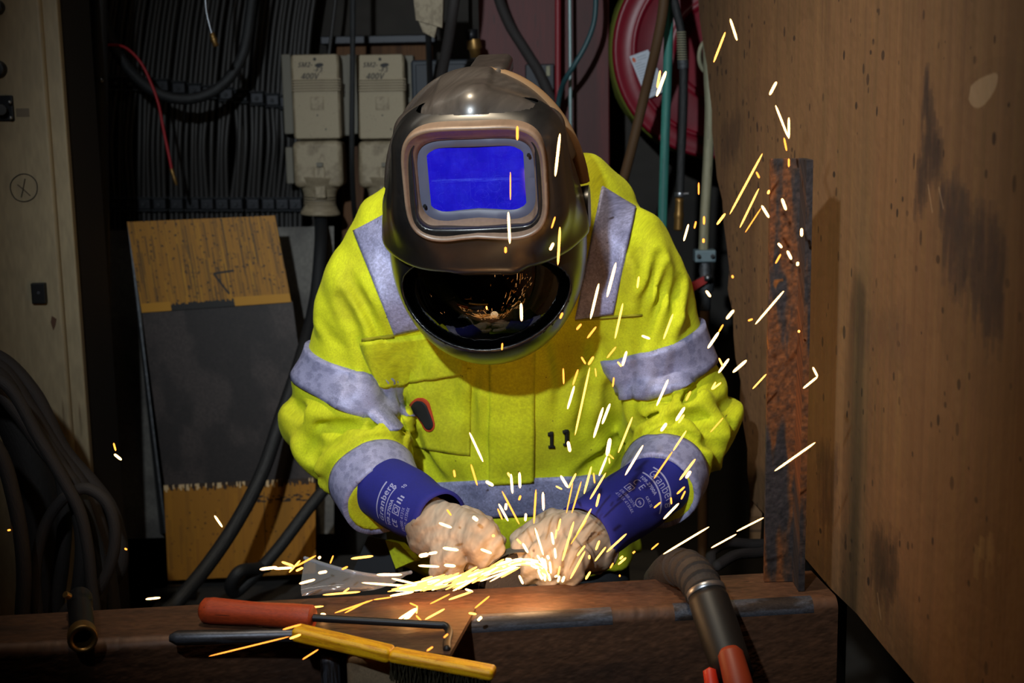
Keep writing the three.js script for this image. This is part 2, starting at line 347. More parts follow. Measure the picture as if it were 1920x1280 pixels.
// ---------------------------------------------------------------- black cables on the wall
{
  const lower = [187, 215, 242, 270, 299, 331, 361, 388, 416, 443, 474, 503, 529, 554];
  const upperX = x => x + 4 + (x > 400 ? 4 : 0), upperY = x => x < 300 ? 160 + (x - 300) * 0.05 : 161 + (x - 304) * 0.13;
  const nth = ['first', 'second', 'third', 'fourth', 'fifth', 'sixth', 'seventh', 'eighth', 'ninth', 'tenth', 'eleventh', 'twelfth', 'thirteenth', 'fourteenth'];
  for (const [ci, x] of lower.entries()) {
    const col = nth[lower.length - 1 - ci];
    for (let k = -1; k <= 1; k++) {
      const o = k * 9.2, w = rr(-2, 2), z = 2.945 - (k === 0 ? 0.006 : 0), ux = upperX(x);
      const g = tubePx([[ux + 26 + o + w, -70, z], [ux + 10 + o + w, 60, z + 0.004], [ux + o, upperY(ux), z], [ux - 5 + o + w * 2 + (x > 420 ? 6 : -2), 270, z - 0.012], [x + o, 386, z], [x + o + w, 470, z], [x + o - 3, 760, 2.96], [x + o - 4, 1040, 2.97]], 0.0050, 60, 8);
      one('wall_cable', g, M.cable, 'black wall cable, ' + ['cabinet-side', 'middle', 'socket-side'][k + 1] + ' one of three in the ' + col + ' clamps from the beige sockets', 'cable', 'vertical cables clamped to the wall');
    }
    for (const [cx, cy] of [[upperX(x), upperY(upperX(x))], [x, 383]]) {
      const t = thing('cable_clamp', 'dark metal cable clamp in the ' + (cy < 300 ? 'upper' : 'lower') + ' row, ' + col + ' from the beige sockets', 'clamp', cy < 300 ? 'upper row of cable clamps' : 'lower row of cable clamps');
      const p = P(cx, cy, 2.93);
      mesh('strap', boxAt(p.x - 0.0145, p.x + 0.0145, p.y - 0.012, p.y + 0.012, p.z - 0.03, p.z + 0.004, 0.004), M.darkMetal, t);
      for (const s of [-1, 1]) mesh('rim', boxAt(p.x - 0.0155, p.x + 0.0155, p.y + s * 0.013 - 0.002, p.y + s * 0.013 + 0.002, p.z - 0.03, p.z + 0.006, 0.002), M.dullSteel, t);
      mesh('screw', rod(p.clone().add(V3(0, 0, 0)), p.clone().add(V3(0, 0, 0.009)), 0.0042, 0.0042, 6), M.dullSteel, t);
    }
  }
  for (const [y, n] of [[172, 'upper'], [383, 'lower']]) {
    const a = P(150, y, 2.99), b = P(580, y + (n === 'upper' ? 12 : 0), 2.99);
    one('clamp_rail', boxAt(a.x, b.x, a.y - 0.012, a.y + 0.012, -3.06, -2.965, 0.002), M.darkMetal, 'dark steel rail carrying the ' + n + ' row of cable clamps', 'rail');
  }
  one('drooping_cable', tubePx([[185, -60, 2.78], [196, 40, 2.78], [228, 112, 2.78], [290, 172, 2.77], [350, 186, 2.77], [410, 165, 2.78], [452, 110, 2.79], [470, 20, 2.8], [476, -60, 2.8]], 0.011), M.rubber, 'thick black cable sagging in a loop before the wall cables', 'cable');
  {
    const t = thing('red_wire', 'thin red wire with bare metal tip hanging before the cable wall', 'wire');
    mesh('insulation', tubePx([[195, 84, 2.76], [232, 88, 2.755], [262, 115, 2.75], [284, 158, 2.75], [297, 195, 2.75], [306, 240, 2.75], [322, 318, 2.75]], 0.0028), std({ color: 0xa01420, roughness: 0.5 }), t);
    mesh('terminal', spun(P(321, 316, 2.75), P(331, 347, 2.75), [[0, 0], [0, 0.004], [0.35, 0.004], [0.4, 0.003], [0.55, 0.004], [1, 0.0028], [1, 0]]), M.brass, t);
  }
  {
    const t = thing('hanging_probe', 'thin metal lead with threaded copper tip hanging from above', 'lead');
    mesh('lead', tubePx([[384, -40, 2.6], [387, 20, 2.6], [393, 48, 2.6], [398, 66, 2.6]], 0.0028), M.steel, t);
    mesh('tip', spun(P(397, 62, 2.6), P(405, 87, 2.6), [[0, 0], [0, 0.0045], [0.3, 0.0055], [0.33, 0.0045], [0.4, 0.0062], [0.6, 0.0062], [0.63, 0.005], [1, 0.0056], [1, 0]]), M.brass, t);
  }
  one('blue_wire', tubePx([[171, 120, 2.7], [172, 200, 2.7], [176, 420, 2.7], [182, 560, 2.7], [186, 760, 2.7], [186, 1700, 2.7]], 0.0028), std({ color: 0x1d2c66, roughness: 0.5 }), 'thin blue wire running down the dark gap beside the cabinet', 'wire');
  {
    const t = thing('conduit', 'dark conduit with a bright screw running down beside the cabinet', 'conduit');
    mesh('pipe', tubePx([[186, -60, 2.62], [188, 150, 2.62], [192, 500, 2.62], [200, 1000, 2.62]], 0.014), M.rubber, t);
    mesh('screw', new THREE.SphereGeometry(0.0042, 12, 8).translate(...P(190, 151, 2.604).toArray()), M.steel, t);
  }
}

// ---------------------------------------------------------------- electrical cabinet
{
  const t = thing('electrical_cabinet', 'tall beige steel electrical cabinet with circled X mark', 'cabinet');
  const Z = -2.3;
  mesh('body', boxAt(-1.40, -0.730, 0, 2.5, Z - 0.20, Z - 0.030, 0.004), std({ color: 0x1d1915, roughness: 0.8 }), t);
  mesh('front_frame', boxAt(-1.40, -0.728, 0.0, 2.5, Z - 0.030, Z - 0.012, 0.003), M.cabinet, t);
  const door = mesh('door', boxAt(-1.385, -0.752, 0.05, 2.45, Z - 0.03, Z, 0.006), M.cabinet, t);
  const disc = (px, py, r, h, m, n) => { const p = P(px, py, 2.3); return mesh(n, spun(p.clone().add(V3(0, 0, -0.004)), p.clone().add(V3(0, 0, h)), [[0, r], [0.6, r], [0.9, r * 0.85], [1, r * 0.7], [1, 0]]), m, t); };
  disc(-2, 130, 0.014, 0.012, M.black, 'push_button'); disc(-4, 14, 0.012, 0.012, M.black, 'push_button');
  const sw = mesh('switch_plate', pxBox(-24, 179, 25, 228, 2.296, 0.012, 0.003), M.darkMetal, t);
  for (const [x, y] of [[18, 192], [20, 221]]) mesh('screw', new THREE.SphereGeometry(0.0032, 10, 6).translate(...P(x, y, 2.287).toArray()), M.steel, sw);
  mesh('knob', rod(P(2, 206, 2.298), P(2, 206, 2.275), 0.009), M.black, sw);
  const lk = mesh('lock', pxBox(58, 531, 85, 570, 2.29, 0.014, 0.002), M.black, t);
  mesh('keyhole', rod(P(72, 549, 2.292), P(72, 549, 2.2885), 0.003, 0.003, 12), M.darkMetal, lk);
  // marker circle with an X, faint label, drips: flat print on the door
  const ink = std({ color: 0x241f1c, roughness: 0.8 });
  const onDoor = (pts, w, closed) => { const c = new THREE.CatmullRomCurve3(pts.map(q => P(q[0], q[1], 2.2995)), closed); return new THREE.TubeGeometry(c, closed ? 48 : 10, w, 5, closed); };
  const ring = []; for (let i = 0; i < 14; i++) ring.push([45 + 25 * Math.cos(i / 14 * 6.283) * (1 + 0.02 * (i % 3)), 352 + 26 * Math.sin(i / 14 * 6.283)]);
  mesh('marker_circle', onDoor(ring, 0.0009, true), ink, door);
  mesh('marker_stroke', onDoor([[47, 335], [44, 352], [40, 370]], 0.0009), ink, door);
  mesh('marker_stroke', onDoor([[33, 346], [45, 356], [57, 367]], 0.0009), std({ color: 0x4a4038, roughness: 0.8 }), door);
  mesh('label_strip', pxBox(30, 203, 55, 219, 2.2995, 0.002, 0.0005), std({ color: 0x6f6454, roughness: 0.8 }), door);
  const drip = new THREE.Shape([[97, 592], [106, 598], [104, 610], [100, 620], [95, 604]].map(q => { const p = P(q[0], q[1], 2.2995); return new THREE.Vector2(p.x, p.y); }));
  mesh('rust_drip', new THREE.ExtrudeGeometry(drip, { depth: 0.0006, bevelEnabled: false }).translate(0, 0, Z), std({ color: 0x5a4030, roughness: 0.9 }), door);
}

// ---------------------------------------------------------------- bench, leaning plates
const BENCH_Y = 0.55;
{
  const t = thing('low_bench', 'low dark wooden bench under the leaning steel plates', 'bench');
  mesh('top', boxAt(-0.70, 0.30, BENCH_Y - 0.06, BENCH_Y, -2.82, -2.35, 0.004), M.concrete, t);
  for (const x of [-0.66, 0.26]) for (const z of [-2.77, -2.4]) mesh('leg', boxAt(x - 0.03, x + 0.03, 0, BENCH_Y - 0.06, z - 0.03, z + 0.03, 0.003), M.darkMetal, t);
  one('black_connector', spun(V3(-0.70, BENCH_Y + 0.016, -2.56), V3(-0.62, BENCH_Y + 0.016, -2.56), [[0, 0], [0, 0.009], [0.3, 0.011], [0.35, 0.016], [0.8, 0.016], [0.82, 0.012], [1, 0.012], [1, 0]]), M.black, 'small black cable connector lying at the bench end', 'connector');
}
{
  // grey sheet behind
  const a = G(205, 1010, BENCH_Y);
  const sheet = (pts, th) => { // pts: [px,py,d] corners, a slab of thickness th
    const q = pts.map(c => P(c[0], c[1], c[2]));
    return slab(q, th);
  };
  const map = mottled(512, [0.40, 0.385, 0.36], [0.30, 0.285, 0.27], { s: 81, fx: 3, fy: 6, grain: 0.06 });
  one('grey_sheet', sheet([[186, 432, 2.88], [626, 424, 2.88], [626, 1000, 2.74], [215, 1010, 2.74]], 0.006), std({ map, roughness: 0.7 }), 'bare grey steel sheet leaning behind the yellow-ended plate', 'steel sheet');
}
function slab(q, th, nu = 1, nv = 1) { // q: tl, tr, br, bl
  const n = q[1].clone().sub(q[0]).cross(q[3].clone().sub(q[0])).normalize().negate();
  if (n.z < 0) n.negate();
  return sheetSlab((u, v) => q[0].clone().lerp(q[1], u).lerp(q[3].clone().lerp(q[2], u), v), n, th, nu, nv);
}
function sheetSlab(fn, n, th, nu, nv) {
  const g = [];
  for (const s of [0, 1]) {
    const pos = [], uv = [], idx = [];
    for (let j = 0; j <= nv; j++) for (let i = 0; i <= nu; i++) { const p = fn(i / nu, j / nv).addScaledVector(n, -s * th); pos.push(p.x, p.y, p.z); uv.push(i / nu, 1 - j / nv); }
    for (let j = 0; j < nv; j++) for (let i = 0; i < nu; i++) { const a = j * (nu + 1) + i, b = a + 1, c = a + nu + 1, d = c + 1; if (!s) idx.push(a, c, b, b, c, d); else idx.push(a, b, c, b, d, c); }
    const b = new THREE.BufferGeometry(); b.setAttribute('position', new THREE.Float32BufferAttribute(pos, 3)); b.setAttribute('uv', new THREE.Float32BufferAttribute(uv, 2)); b.setIndex(idx); b.computeVertexNormals(); g.push(b);
  }
  const edge = []; for (let i = 0; i <= nu; i++) edge.push([i / nu, 0]); for (let j = 1; j <= nv; j++) edge.push([1, j / nv]); for (let i = nu - 1; i >= 0; i--) edge.push([i / nu, 1]); for (let j = nv - 1; j >= 0; j--) edge.push([0, j / nv]);
  const pos = [], uv = [], idx = [];
  edge.forEach(([u, v], k) => { const p = fn(u, v), b = p.clone().addScaledVector(n, -th); pos.push(p.x, p.y, p.z, b.x, b.y, b.z); uv.push(u, 1 - v, u, 1 - v); if (k < edge.length - 1) { const a = k * 2; idx.push(a, a + 2, a + 1, a + 1, a + 2, a + 3); } });
  const b = new THREE.BufferGeometry(); b.setAttribute('position', new THREE.Float32BufferAttribute(pos, 3)); b.setAttribute('uv', new THREE.Float32BufferAttribute(uv, 2)); b.setIndex(idx); b.computeVertexNormals(); g.push(b);
  return mergeGeometries(g);
}
{
  const t = thing('painted_plate', 'steel plate with worn yellow paint at both ends leaning on bench', 'steel plate');
  const top = canvasTex(512, 320, (g, w, h) => {
    g.fillStyle = '#a8700f'; g.fillRect(0, 0, w, h);
    for (let i = 0; i < 240; i++) { const x = rnd() * w, l = rr(40, 260); g.globalAlpha = rr(0.15, 0.5); g.fillStyle = rnd() < 0.65 ? '#3a2812' : '#c9900f'; g.fillRect(x, rnd() * h - 60, rr(1, 7), l); }
    speckle(g, w, h, 260, '#1f1509', 1, 5, 0.3, 0.8);
    g.globalAlpha = 1; g.strokeStyle = '#160e08'; g.lineWidth = 7; g.beginPath(); g.moveTo(w * 0.52, h * 0.62); g.lineTo(w * 0.66, h * 0.60); g.moveTo(w * 0.52, h * 0.62); g.lineTo(w * 0.60, h * 0.86); g.stroke();
    g.fillStyle = '#c08512'; g.fillRect(0, h * 0.90, w * 0.2, h * 0.1); g.fillRect(w * 0.62, h * 0.9, w * 0.38, h * 0.1);
    g.fillStyle = '#15110e'; for (let x = w * 0.2; x < w * 0.62; x += 6) g.fillRect(x, h * (0.91 + 0.03 * rnd()), 7, h * 0.1);
  });
  const bottom = canvasTex(512, 340, (g, w, h) => {
    g.fillStyle = '#a36a0c'; g.fillRect(0, 0, w, h);
    for (let i = 0; i < 90; i++) { g.globalAlpha = rr(0.08, 0.25); g.fillStyle = rnd() < 0.5 ? '#6b4208' : '#bd8010'; g.fillRect(rnd() * w, rnd() * h - 40, rr(2, 14), rr(40, 200)); }
    speckle(g, w, h, 120, '#2a1a08', 1, 4, 0.3, 0.8);
    g.globalAlpha = 1; for (let x = 0; x < w; x += 5) { g.fillStyle = rnd() < 0.35 ? '#d9b98a' : '#33200f'; g.fillRect(x, 0, 6, rr(6, 26)); }
    g.strokeStyle = '#2a1a08'; g.lineWidth = 2; g.beginPath(); g.moveTo(w * 0.66, 40); g.lineTo(w * 0.665, h); g.stroke();
    speckle(g, w * 0.38, 30, 1, '#2a1a08', 1, 2);
    for (let i = 0; i < 60; i++) { g.fillStyle = '#21150a'; g.fillRect(w * rr(0.6, 0.95), rr(52, 76), rr(3, 14), rr(2, 6)); }
  });
  const mid = mottled(512, [0.245, 0.21, 0.20], [0.17, 0.145, 0.14], { s: 83, fx: 5, fy: 4, lo: 0.4, hi: 0.65, grain: 0.1, speck: 0.08 });
  const wig = (pts, th) => slab(pts.map(c => P(c[0], c[1], c[2])), th, 8, 8);
  mesh('painted_top', wig([[238, 416, 2.70], [515, 404, 2.70], [546, 566, 2.68], [266, 586, 2.68]], 0.006), std({ map: top, roughness: 0.6 }), t);
  mesh('bare_middle', wig([[266, 584, 2.684], [548, 564, 2.684], [592, 898, 2.646], [309, 912, 2.646]], 0.006), std({ map: mid, roughness: 0.55, metalness: 0.2 }), t);
  mesh('painted_foot', wig([[307, 910, 2.642], [591, 896, 2.642], [592, 1074, 2.625], [315, 1088, 2.625]], 0.006), std({ map: bottom, roughness: 0.6 }), t);
  mesh('side_flange', wig([[238, 416, 2.704], [239, 416, 2.80], [300, 1000, 2.74], [309, 1000, 2.65]], 0.004), M.dullSteel, t);
}
one('power_cable', tubePx([[601, 402, 2.885], [602, 422, 2.86], [601, 465, 2.79], [592, 560, 2.72], [562, 680, 2.60], [528, 780, 2.54], [490, 890, 2.48], [440, 985, 2.42], [385, 1065, 2.36], [330, 1130, 2.30], [290, 1170, 2.28]], 0.0135, 90, 12), M.rubber, 'thick black power cable curving down from the socket past the plate', 'cable');
one('floor_cable', tubePx([[640, 880, 2.55], [585, 945, 2.5], [520, 1030, 2.45], [470, 1085, 2.42], [440, 1110, 2.4], [433, 1095, 2.38], [448, 1072, 2.38], [480, 1066, 2.42], [500, 1062, 2.44]], 0.0115, 90, 12), M.rubber, 'black cable running down to a loop beside the yellow foot', 'cable');

// ---------------------------------------------------------------- power sockets
function socket(dx, extra, label) {
  const t = thing('power_socket', label, 'socket');
  const D = 2.84, x = q => q + dx;
  mesh('mounting_wing', pxBox(x(530), 102, x(548), 252, D + 0.05, 0.05, 0.003), M.beigeDark, t);
  mesh('mounting_wing', pxBox(x(636), 104, x(655), 255, D + 0.05, 0.05, 0.003), M.beigeDark, t);
  const note = canvasTex(512, 900, (g, w, h) => {
    g.fillStyle = '#9c8e74'; g.fillRect(0, 0, w, h); speckle(g, w, h, 1500, '#6f6553', 1, 4, 0.1, 0.5); speckle(g, w, h, 500, '#b0a58e', 1, 5, 0.1, 0.4); speckle(g, w, h, 26, '#3c352b', 2, 6, 0.3, 0.7);
    g.fillStyle = '#17140f'; g.beginPath(); g.arc(w * 0.5, 44, 18, 0, 7); g.fill();
    g.fillStyle = '#231e19'; g.font = 'italic bold 74px sans-serif'; g.fillText('SM2-', w * 0.10, 128); g.fillText('-F3', w * 0.46, 184); g.font = 'italic bold 92px sans-serif'; g.fillText('400V', w * 0.16, 258);
    g.fillStyle = '#1d1a18'; g.beginPath(); g.ellipse(w * 0.60, 108, 52, 22, -0.1, 0, 7); g.fill();
  });
  const cover = mesh('cover', pxBox(x(547), 102, x(638), 262, D, 0.09, 0.008), M.beige, t);
  const a = P(x(549), 104, D - 0.0008), b = P(x(636), 258, D - 0.0008);
  mesh('marked_face', new THREE.PlaneGeometry(b.x - a.x, a.y - b.y).translate((a.x + b.x) / 2, (a.y + b.y) / 2, -D + 0.0008), std({ map: note, roughness: 0.65 }), cover);
  for (let k = 0; k < 5; k++) mesh('rib', pxBox(x(546), 148 + k * 5, x(639), 150.6 + k * 5, D - 0.005, 0.009, 0.001), M.beige, cover);
  mesh('emblem', pxBox(x(582), 181, x(607), 206, D - 0.0022, 0.004, 0.001), M.beige, cover);
  for (const [px, py] of [[595, 216], [611, 242]]) mesh('screw_hole', rod(P(x(px), py, D), P(x(px), py, D - 0.002), 0.0016, 0.0016, 10), M.black, cover);
  const plug = thing('power_plug', extra, 'plug');
  mesh('plug_body', pxBox(x(549), 264, x(642), 352, D + 0.004, 0.085, 0.012), M.beige, plug);
  const p0 = P(x(600), 330, D + 0.045), p1 = P(x(600), 366, D + 0.045);
  mesh('neck', spun(p0, p1, [[0, 0.050], [0.4, 0.046], [0.75, 0.036], [1, 0.033]]), M.beige, plug);
  for (let k = 0; k < 9; k++) { const y = 340 + k * 5; mesh('grip_ring', spun(P(x(600), y, D + 0.045), P(x(600), y + 3.6, D + 0.045), [[0, 0.030], [0.2, 0.0335], [0.8, 0.0335], [1, 0.030]], 24), M.beige, plug); }
  mesh('collar', spun(P(x(601), 378, D + 0.045), P(x(601), 402, D + 0.045), [[0, 0.030], [0.3, 0.033], [0.85, 0.041], [1, 0.041], [1, 0.036], [0.4, 0.02]], 32), M.beige, plug);
  const latch = mesh('latch', pxBox(x(589), 312, x(610), 372, D + 0.002, 0.02, 0.003), M.beige, plug);
  mesh('latch_hook', pxBox(x(593), 305, x(605), 313, D - 0.004, 0.02, 0.001), M.beigeDark, latch);
  mesh('core', rod(p0, P(x(600), 392, D + 0.045), 0.029), M.beigeDark, plug);
}
socket(0, 'beige ribbed power plug feeding the thick black curving cable', 'beige wall power socket marked 400V above the thick curving cable');
socket(122, 'beige ribbed power plug half hidden behind the welding helmet', 'beige wall power socket marked 400V beside the welding helmet');
one('grey_tag', pxBox(536, 276, 550, 345, 2.87, 0.02, 0.003), M.beigeDark, 'small grey plastic cover hanging beside the beige plug', 'cover');
one('thin_cable', tubePx([[662, -40, 2.80], [661, 120, 2.79], [660, 300, 2.8], [663, 380, 2.85], [668, 430, 2.9], [672, 520, 2.92]], 0.0055), M.rubber, 'thin black cable dropping between the two beige sockets', 'cable');
one('sloping_cable', tubePx([[632, -40, 2.93], [622, 60, 2.93], [616, 110, 2.93]], 0.004), M.cable, 'thin dark cable dropping behind the 400V socket', 'cable');

// ---------------------------------------------------------------- things above the helmet
{
  const t = thing('hanging_plug', 'beige tapered plug housing hanging above the dark hose', 'plug');
  mesh('housing', slab([[772, -30, 2.7], [832, -30, 2.7], [829, 52, 2.7], [780, 38, 2.7]].map(c => P(...c)), 0.05), M.beige, t);
  mesh('throat', slab([[784, 38, 2.705], [820, 48, 2.705], [814, 71, 2.705], [793, 60, 2.705]].map(c => P(...c)), 0.035), M.beige, t);
  mesh('lead', tubePx([[803, 60, 2.72], [804, 90, 2.74], [806, 150, 2.8], [806, 230, 2.85]], 0.006), M.rubber, t);
}
one('grey_hose', tubePx([[856, -40, 2.6], [849, 20, 2.6], [840, 80, 2.62], [830, 130, 2.64], [822, 180, 2.66], [812, 260, 2.7]], 0.0105), M.rubberBrown, 'dark grey hose hanging behind the top of the helmet', 'hose');
{
  const t = thing('junction_box', 'dark blue-grey junction box on the wall behind the helmet', 'box');
  mesh('case', pxBox(772, 112, 905, 262, 2.86, 0.12, 0.006), std({ color: 0x2a3038, roughness: 0.6 }), t);
  mesh('lid', pxBox(780, 120, 897, 254, 2.855, 0.01, 0.003), std({ color: 0x272c34, roughness: 0.6 }), t);
}
{
  const t = thing('cable_gland', 'brass cable gland with black lead above the helmet', 'fitting');
  mesh('lead', tubePx([[882, -40, 2.75], [882, 30, 2.75], [883, 60, 2.75]], 0.004), M.rubber, t);
  mesh('nut', spun(P(884, 55, 2.75), P(884, 76, 2.75), [[0, 0], [0, 0.014], [1, 0.014], [1, 0]], 6), M.darkMetal, t);
  mesh('thread', spun(P(888, 74, 2.75), P(892, 108, 2.75), [[0, 0.013], [0.5, 0.015], [0.55, 0.011], [1, 0.010], [1, 0]], 16), M.brass, t);
}
{
  const t = thing('steel_column', 'dark red painted steel column behind the welder', 'column');
  const a = P(905, 400, 2.84), b = P(1144, 400, 2.84);
  mesh('front_flange', boxAt(a.x, b.x, 0, CEIL, -2.856, -2.84, 0.003), M.maroon, t);
  mesh('web', boxAt((a.x + b.x) / 2 - 0.006, (a.x + b.x) / 2 + 0.006, 0, CEIL, -3.03, -2.856, 0.002), M.maroon, t);
  mesh('rear_flange', boxAt(a.x, b.x, 0, CEIL, -3.046, -3.03, 0.003), M.maroon, t);
}
one('red_pipe', tubePx([[1046, -40, 2.79], [1046, 100, 2.79], [1046, 420, 2.79], [1046, 700, 2.79]], 0.0062), std({ color: 0x7c1c26, roughness: 0.5 }), 'thin red pipe running down the red column', 'pipe');
one('steel_pipe', tubePx([[1068, -40, 2.78], [1069, 100, 2.78], [1070, 420, 2.78], [1070, 700, 2.78]], 0.0036), std({ color: 0x8da3a3, metalness: 0.4, roughness: 0.4 }), 'thin pale steel pipe running down the red column', 'pipe');
one('air_hose', tubePx([[1116, -40, 2.72], [1117, 10, 2.72], [1113, 45, 2.72], [1098, 85, 2.72], [1078, 120, 2.72], [1062, 145, 2.73], [1050, 175, 2.76], [1040, 240, 2.78]], 0.0052), M.tealDark, 'thin dark teal air hose curving across the red column', 'hose');
one('diagonal_cable', tubePx([[930, -30, 2.80], [952, 40, 2.80], [982, 90, 2.80], [1010, 135, 2.80], [1035, 190, 2.80]], 0.011), M.rubberBrown, 'dark cable slanting across the red column above the helmet', 'cable');
{
  const t = thing('wall_bracket', 'small dark bracket with pale paint chips behind the helmet', 'bracket');
  mesh('plate', pxBox(985, 120, 1040, 170, 2.81, 0.02, 0.003), M.darkMetal, t);
  mesh('pale_chip', pxBox(1024, 123, 1032, 143, 2.808, 0.006, 0.002), M.creamPipe, t);
}

// ---------------------------------------------------------------- hose reel and hanging hoses
{
  const t = thing('hose_reel', 'dark red hose reel with green hose and white sticker', 'hose reel');
  const c = P(1352, 92, 2.78), R = 0.212, z = q => V3(c.x, c.y, c.z + q);
  const flange = mesh('flange', spun(z(-0.012), z(0.012), [[0, 0], [0, R], [0.35, R + 0.002], [0.8, R + 0.001], [1, R - 0.006], [0.7, R - 0.012], [0.7, R * 0.84], [1, R * 0.83], [1, R * 0.79], [0.6, R * 0.78], [0.6, R * 0.5], [1, R * 0.48], [1, R * 0.42], [0.6, R * 0.41], [0.6, 0]], 72), M.crimson, t);
  mesh('rear_flange', spun(z(-0.16), z(-0.14), [[0, 0], [0, R], [1, R], [1, 0]], 64), M.crimson, t);
  const hose = std({ color: 0x5d6420, roughness: 0.6 });
  for (let k = 0; k < 5; k++) mesh('hose_turn', new THREE.TorusGeometry(R - 0.006, 0.012, 10, 72).translate(c.x, c.y, c.z - 0.028 - k * 0.024), hose, t);
  mesh('hub', spun(z(-0.26), z(0.03), [[0, 0], [0, 0.03], [0.9, 0.03], [0.92, 0.022], [1, 0.02], [1, 0]], 24), M.darkMetal, t);
  const card = canvasTex(256, 384, (g, w, h) => { g.fillStyle = '#b9bfca'; g.fillRect(0, 0, w, h); g.fillStyle = '#c2542a'; g.beginPath(); g.arc(38, 40, 22, 0, 7); g.fill(); g.fillStyle = '#7d8390'; for (let y = 30; y < h - 24; y += 22) g.fillRect(y < 70 ? 80 : 24, y, rr(90, 150), 5); });
  const q = [[1180, 106], [1215, 93], [1252, 168], [1213, 186]].map(p => P(p[0], p[1], 2.764));
  mesh('sticker', slab(q, 0.001), std({ map: card, roughness: 0.6 }), flange);
}
one('brown_hose', tubePx([[1246, -50, 2.54], [1244, 10, 2.545], [1232, 80, 2.56], [1208, 180, 2.6], [1184, 280, 2.62], [1166, 350, 2.64], [1150, 430, 2.68], [1140, 560, 2.72]], 0.0095), M.brownHose, 'brown rubber hose slanting across the dark red reel', 'hose');
one('teal_hose', tubePx([[1254, -50, 2.60], [1254, 20, 2.60], [1252, 120, 2.6], [1247, 260, 2.6], [1242, 430, 2.6], [1240, 560, 2.6], [1238, 720, 2.6]], 0.0088), M.teal, 'straight teal hose hanging before the dark red reel', 'hose');
{
  const t = thing('coupled_hose', 'black hose with ribbed sleeve and brass coupling end', 'hose');
  mesh('hose', tubePx([[1256, -50, 2.57], [1266, 10, 2.57], [1277, 60, 2.57], [1281, 110, 2.57], [1281, 200, 2.57], [1277, 300, 2.57], [1275, 362, 2.57]], 0.0078), M.rubber, t);
  for (let k = 0; k < 12; k++) mesh('sleeve_ring', spun(P(1277 + k * 0.2, 59 + k * 4.6, 2.57), P(1277 + k * 0.2, 62.4 + k * 4.6, 2.57), [[0, 0.007], [0.3, 0.0095], [0.7, 0.0095], [1, 0.007]], 16), M.creamPipe, t);
  mesh('ferrule', spun(P(1280, 112, 2.57), P(1281, 129, 2.57), [[0, 0.008], [0.1, 0.010], [0.45, 0.010], [0.5, 0.009], [0.55, 0.010], [0.95, 0.010], [1, 0.008]], 18), M.dullSteel, t);
  mesh('clamp', spun(P(1275, 360, 2.57), P(1275, 369, 2.57), [[0, 0.008], [0.1, 0.010], [0.9, 0.010], [1, 0.008]], 16), M.steel, t);
  mesh('clamp_screw', rod(P(1281, 364, 2.565), P(1292, 363, 2.56), 0.003), M.steel, t);
  mesh('coupling', spun(P(1274, 370, 2.57), P(1272, 432, 2.57), [[0, 0], [0, 0.007], [0.1, 0.0085], [0.12, 0.0075], [0.45, 0.0082], [0.48, 0.0095], [0.62, 0.0095], [0.65, 0.0085], [0.95, 0.0092], [1, 0.008], [1, 0.004], [0.9, 0.004]], 18), M.brass, t);
}
{
  const t = thing('cream_pipe', 'cream painted pipe ending in a grey bracket and valve', 'pipe');
  mesh('pipe', tubePx([[1326, -420, 2.64], [1328, 120, 2.64], [1331, 200, 2.64], [1328, 290, 2.64], [1322, 400, 2.64], [1319, 470, 2.64]], 0.0098), M.creamPipe, t);
  const br = mesh('bracket', pxBox(1303, 469, 1343, 492, 2.62, 0.03, 0.003), std({ color: 0x6d8088, metalness: 0.3, roughness: 0.5 }), t);
  for (const x of [1310, 1336]) mesh('bolt', spun(P(x, 480, 2.622), P(x, 480, 2.612), [[0, 0], [0, 0.0042], [1, 0.0042], [1, 0]], 6), M.dullSteel, br);
  mesh('valve_body', spun(P(1322, 492, 2.635), P(1322, 580, 2.635), [[0, 0.010], [0.15, 0.012], [0.3, 0.010], [0.35, 0.017], [0.6, 0.017], [0.65, 0.011], [1, 0.011], [1, 0]], 16), M.dullSteel, t);
  const h = mesh('valve_handle', slab([[1292, 533], [1322, 517], [1330, 527], [1296, 548]].map(c => P(c[0], c[1], 2.607)), 0.006), std({ color: 0x8f1c18, roughness: 0.5 }), t);
  mesh('handle_nut', spun(P(1327, 521, 2.615), P(1327, 521, 2.596), [[0, 0], [0, 0.008], [0.6, 0.008], [0.6, 0.005], [1, 0.005], [1, 0]], 6), M.steel, h);
  mesh('outlet_pipe', tubePx([[1322, 575, 2.635], [1320, 640, 2.64], [1318, 760, 2.64], [1318, 1100, 2.64], [1318, 1700, 2.64]], 0.010), M.brownHose, t);
}
one('cable_loop', tube(Array.from({ length: 12 }, (_, i) => P(1328 + 17 * Math.cos(i / 12 * 6.283), 106 + 30 * Math.sin(i / 12 * 6.283), 2.66)), 0.0042, 60, 8, true), M.creamPipe, 'small pale hose loop hanging beside the plywood edge', 'hose');

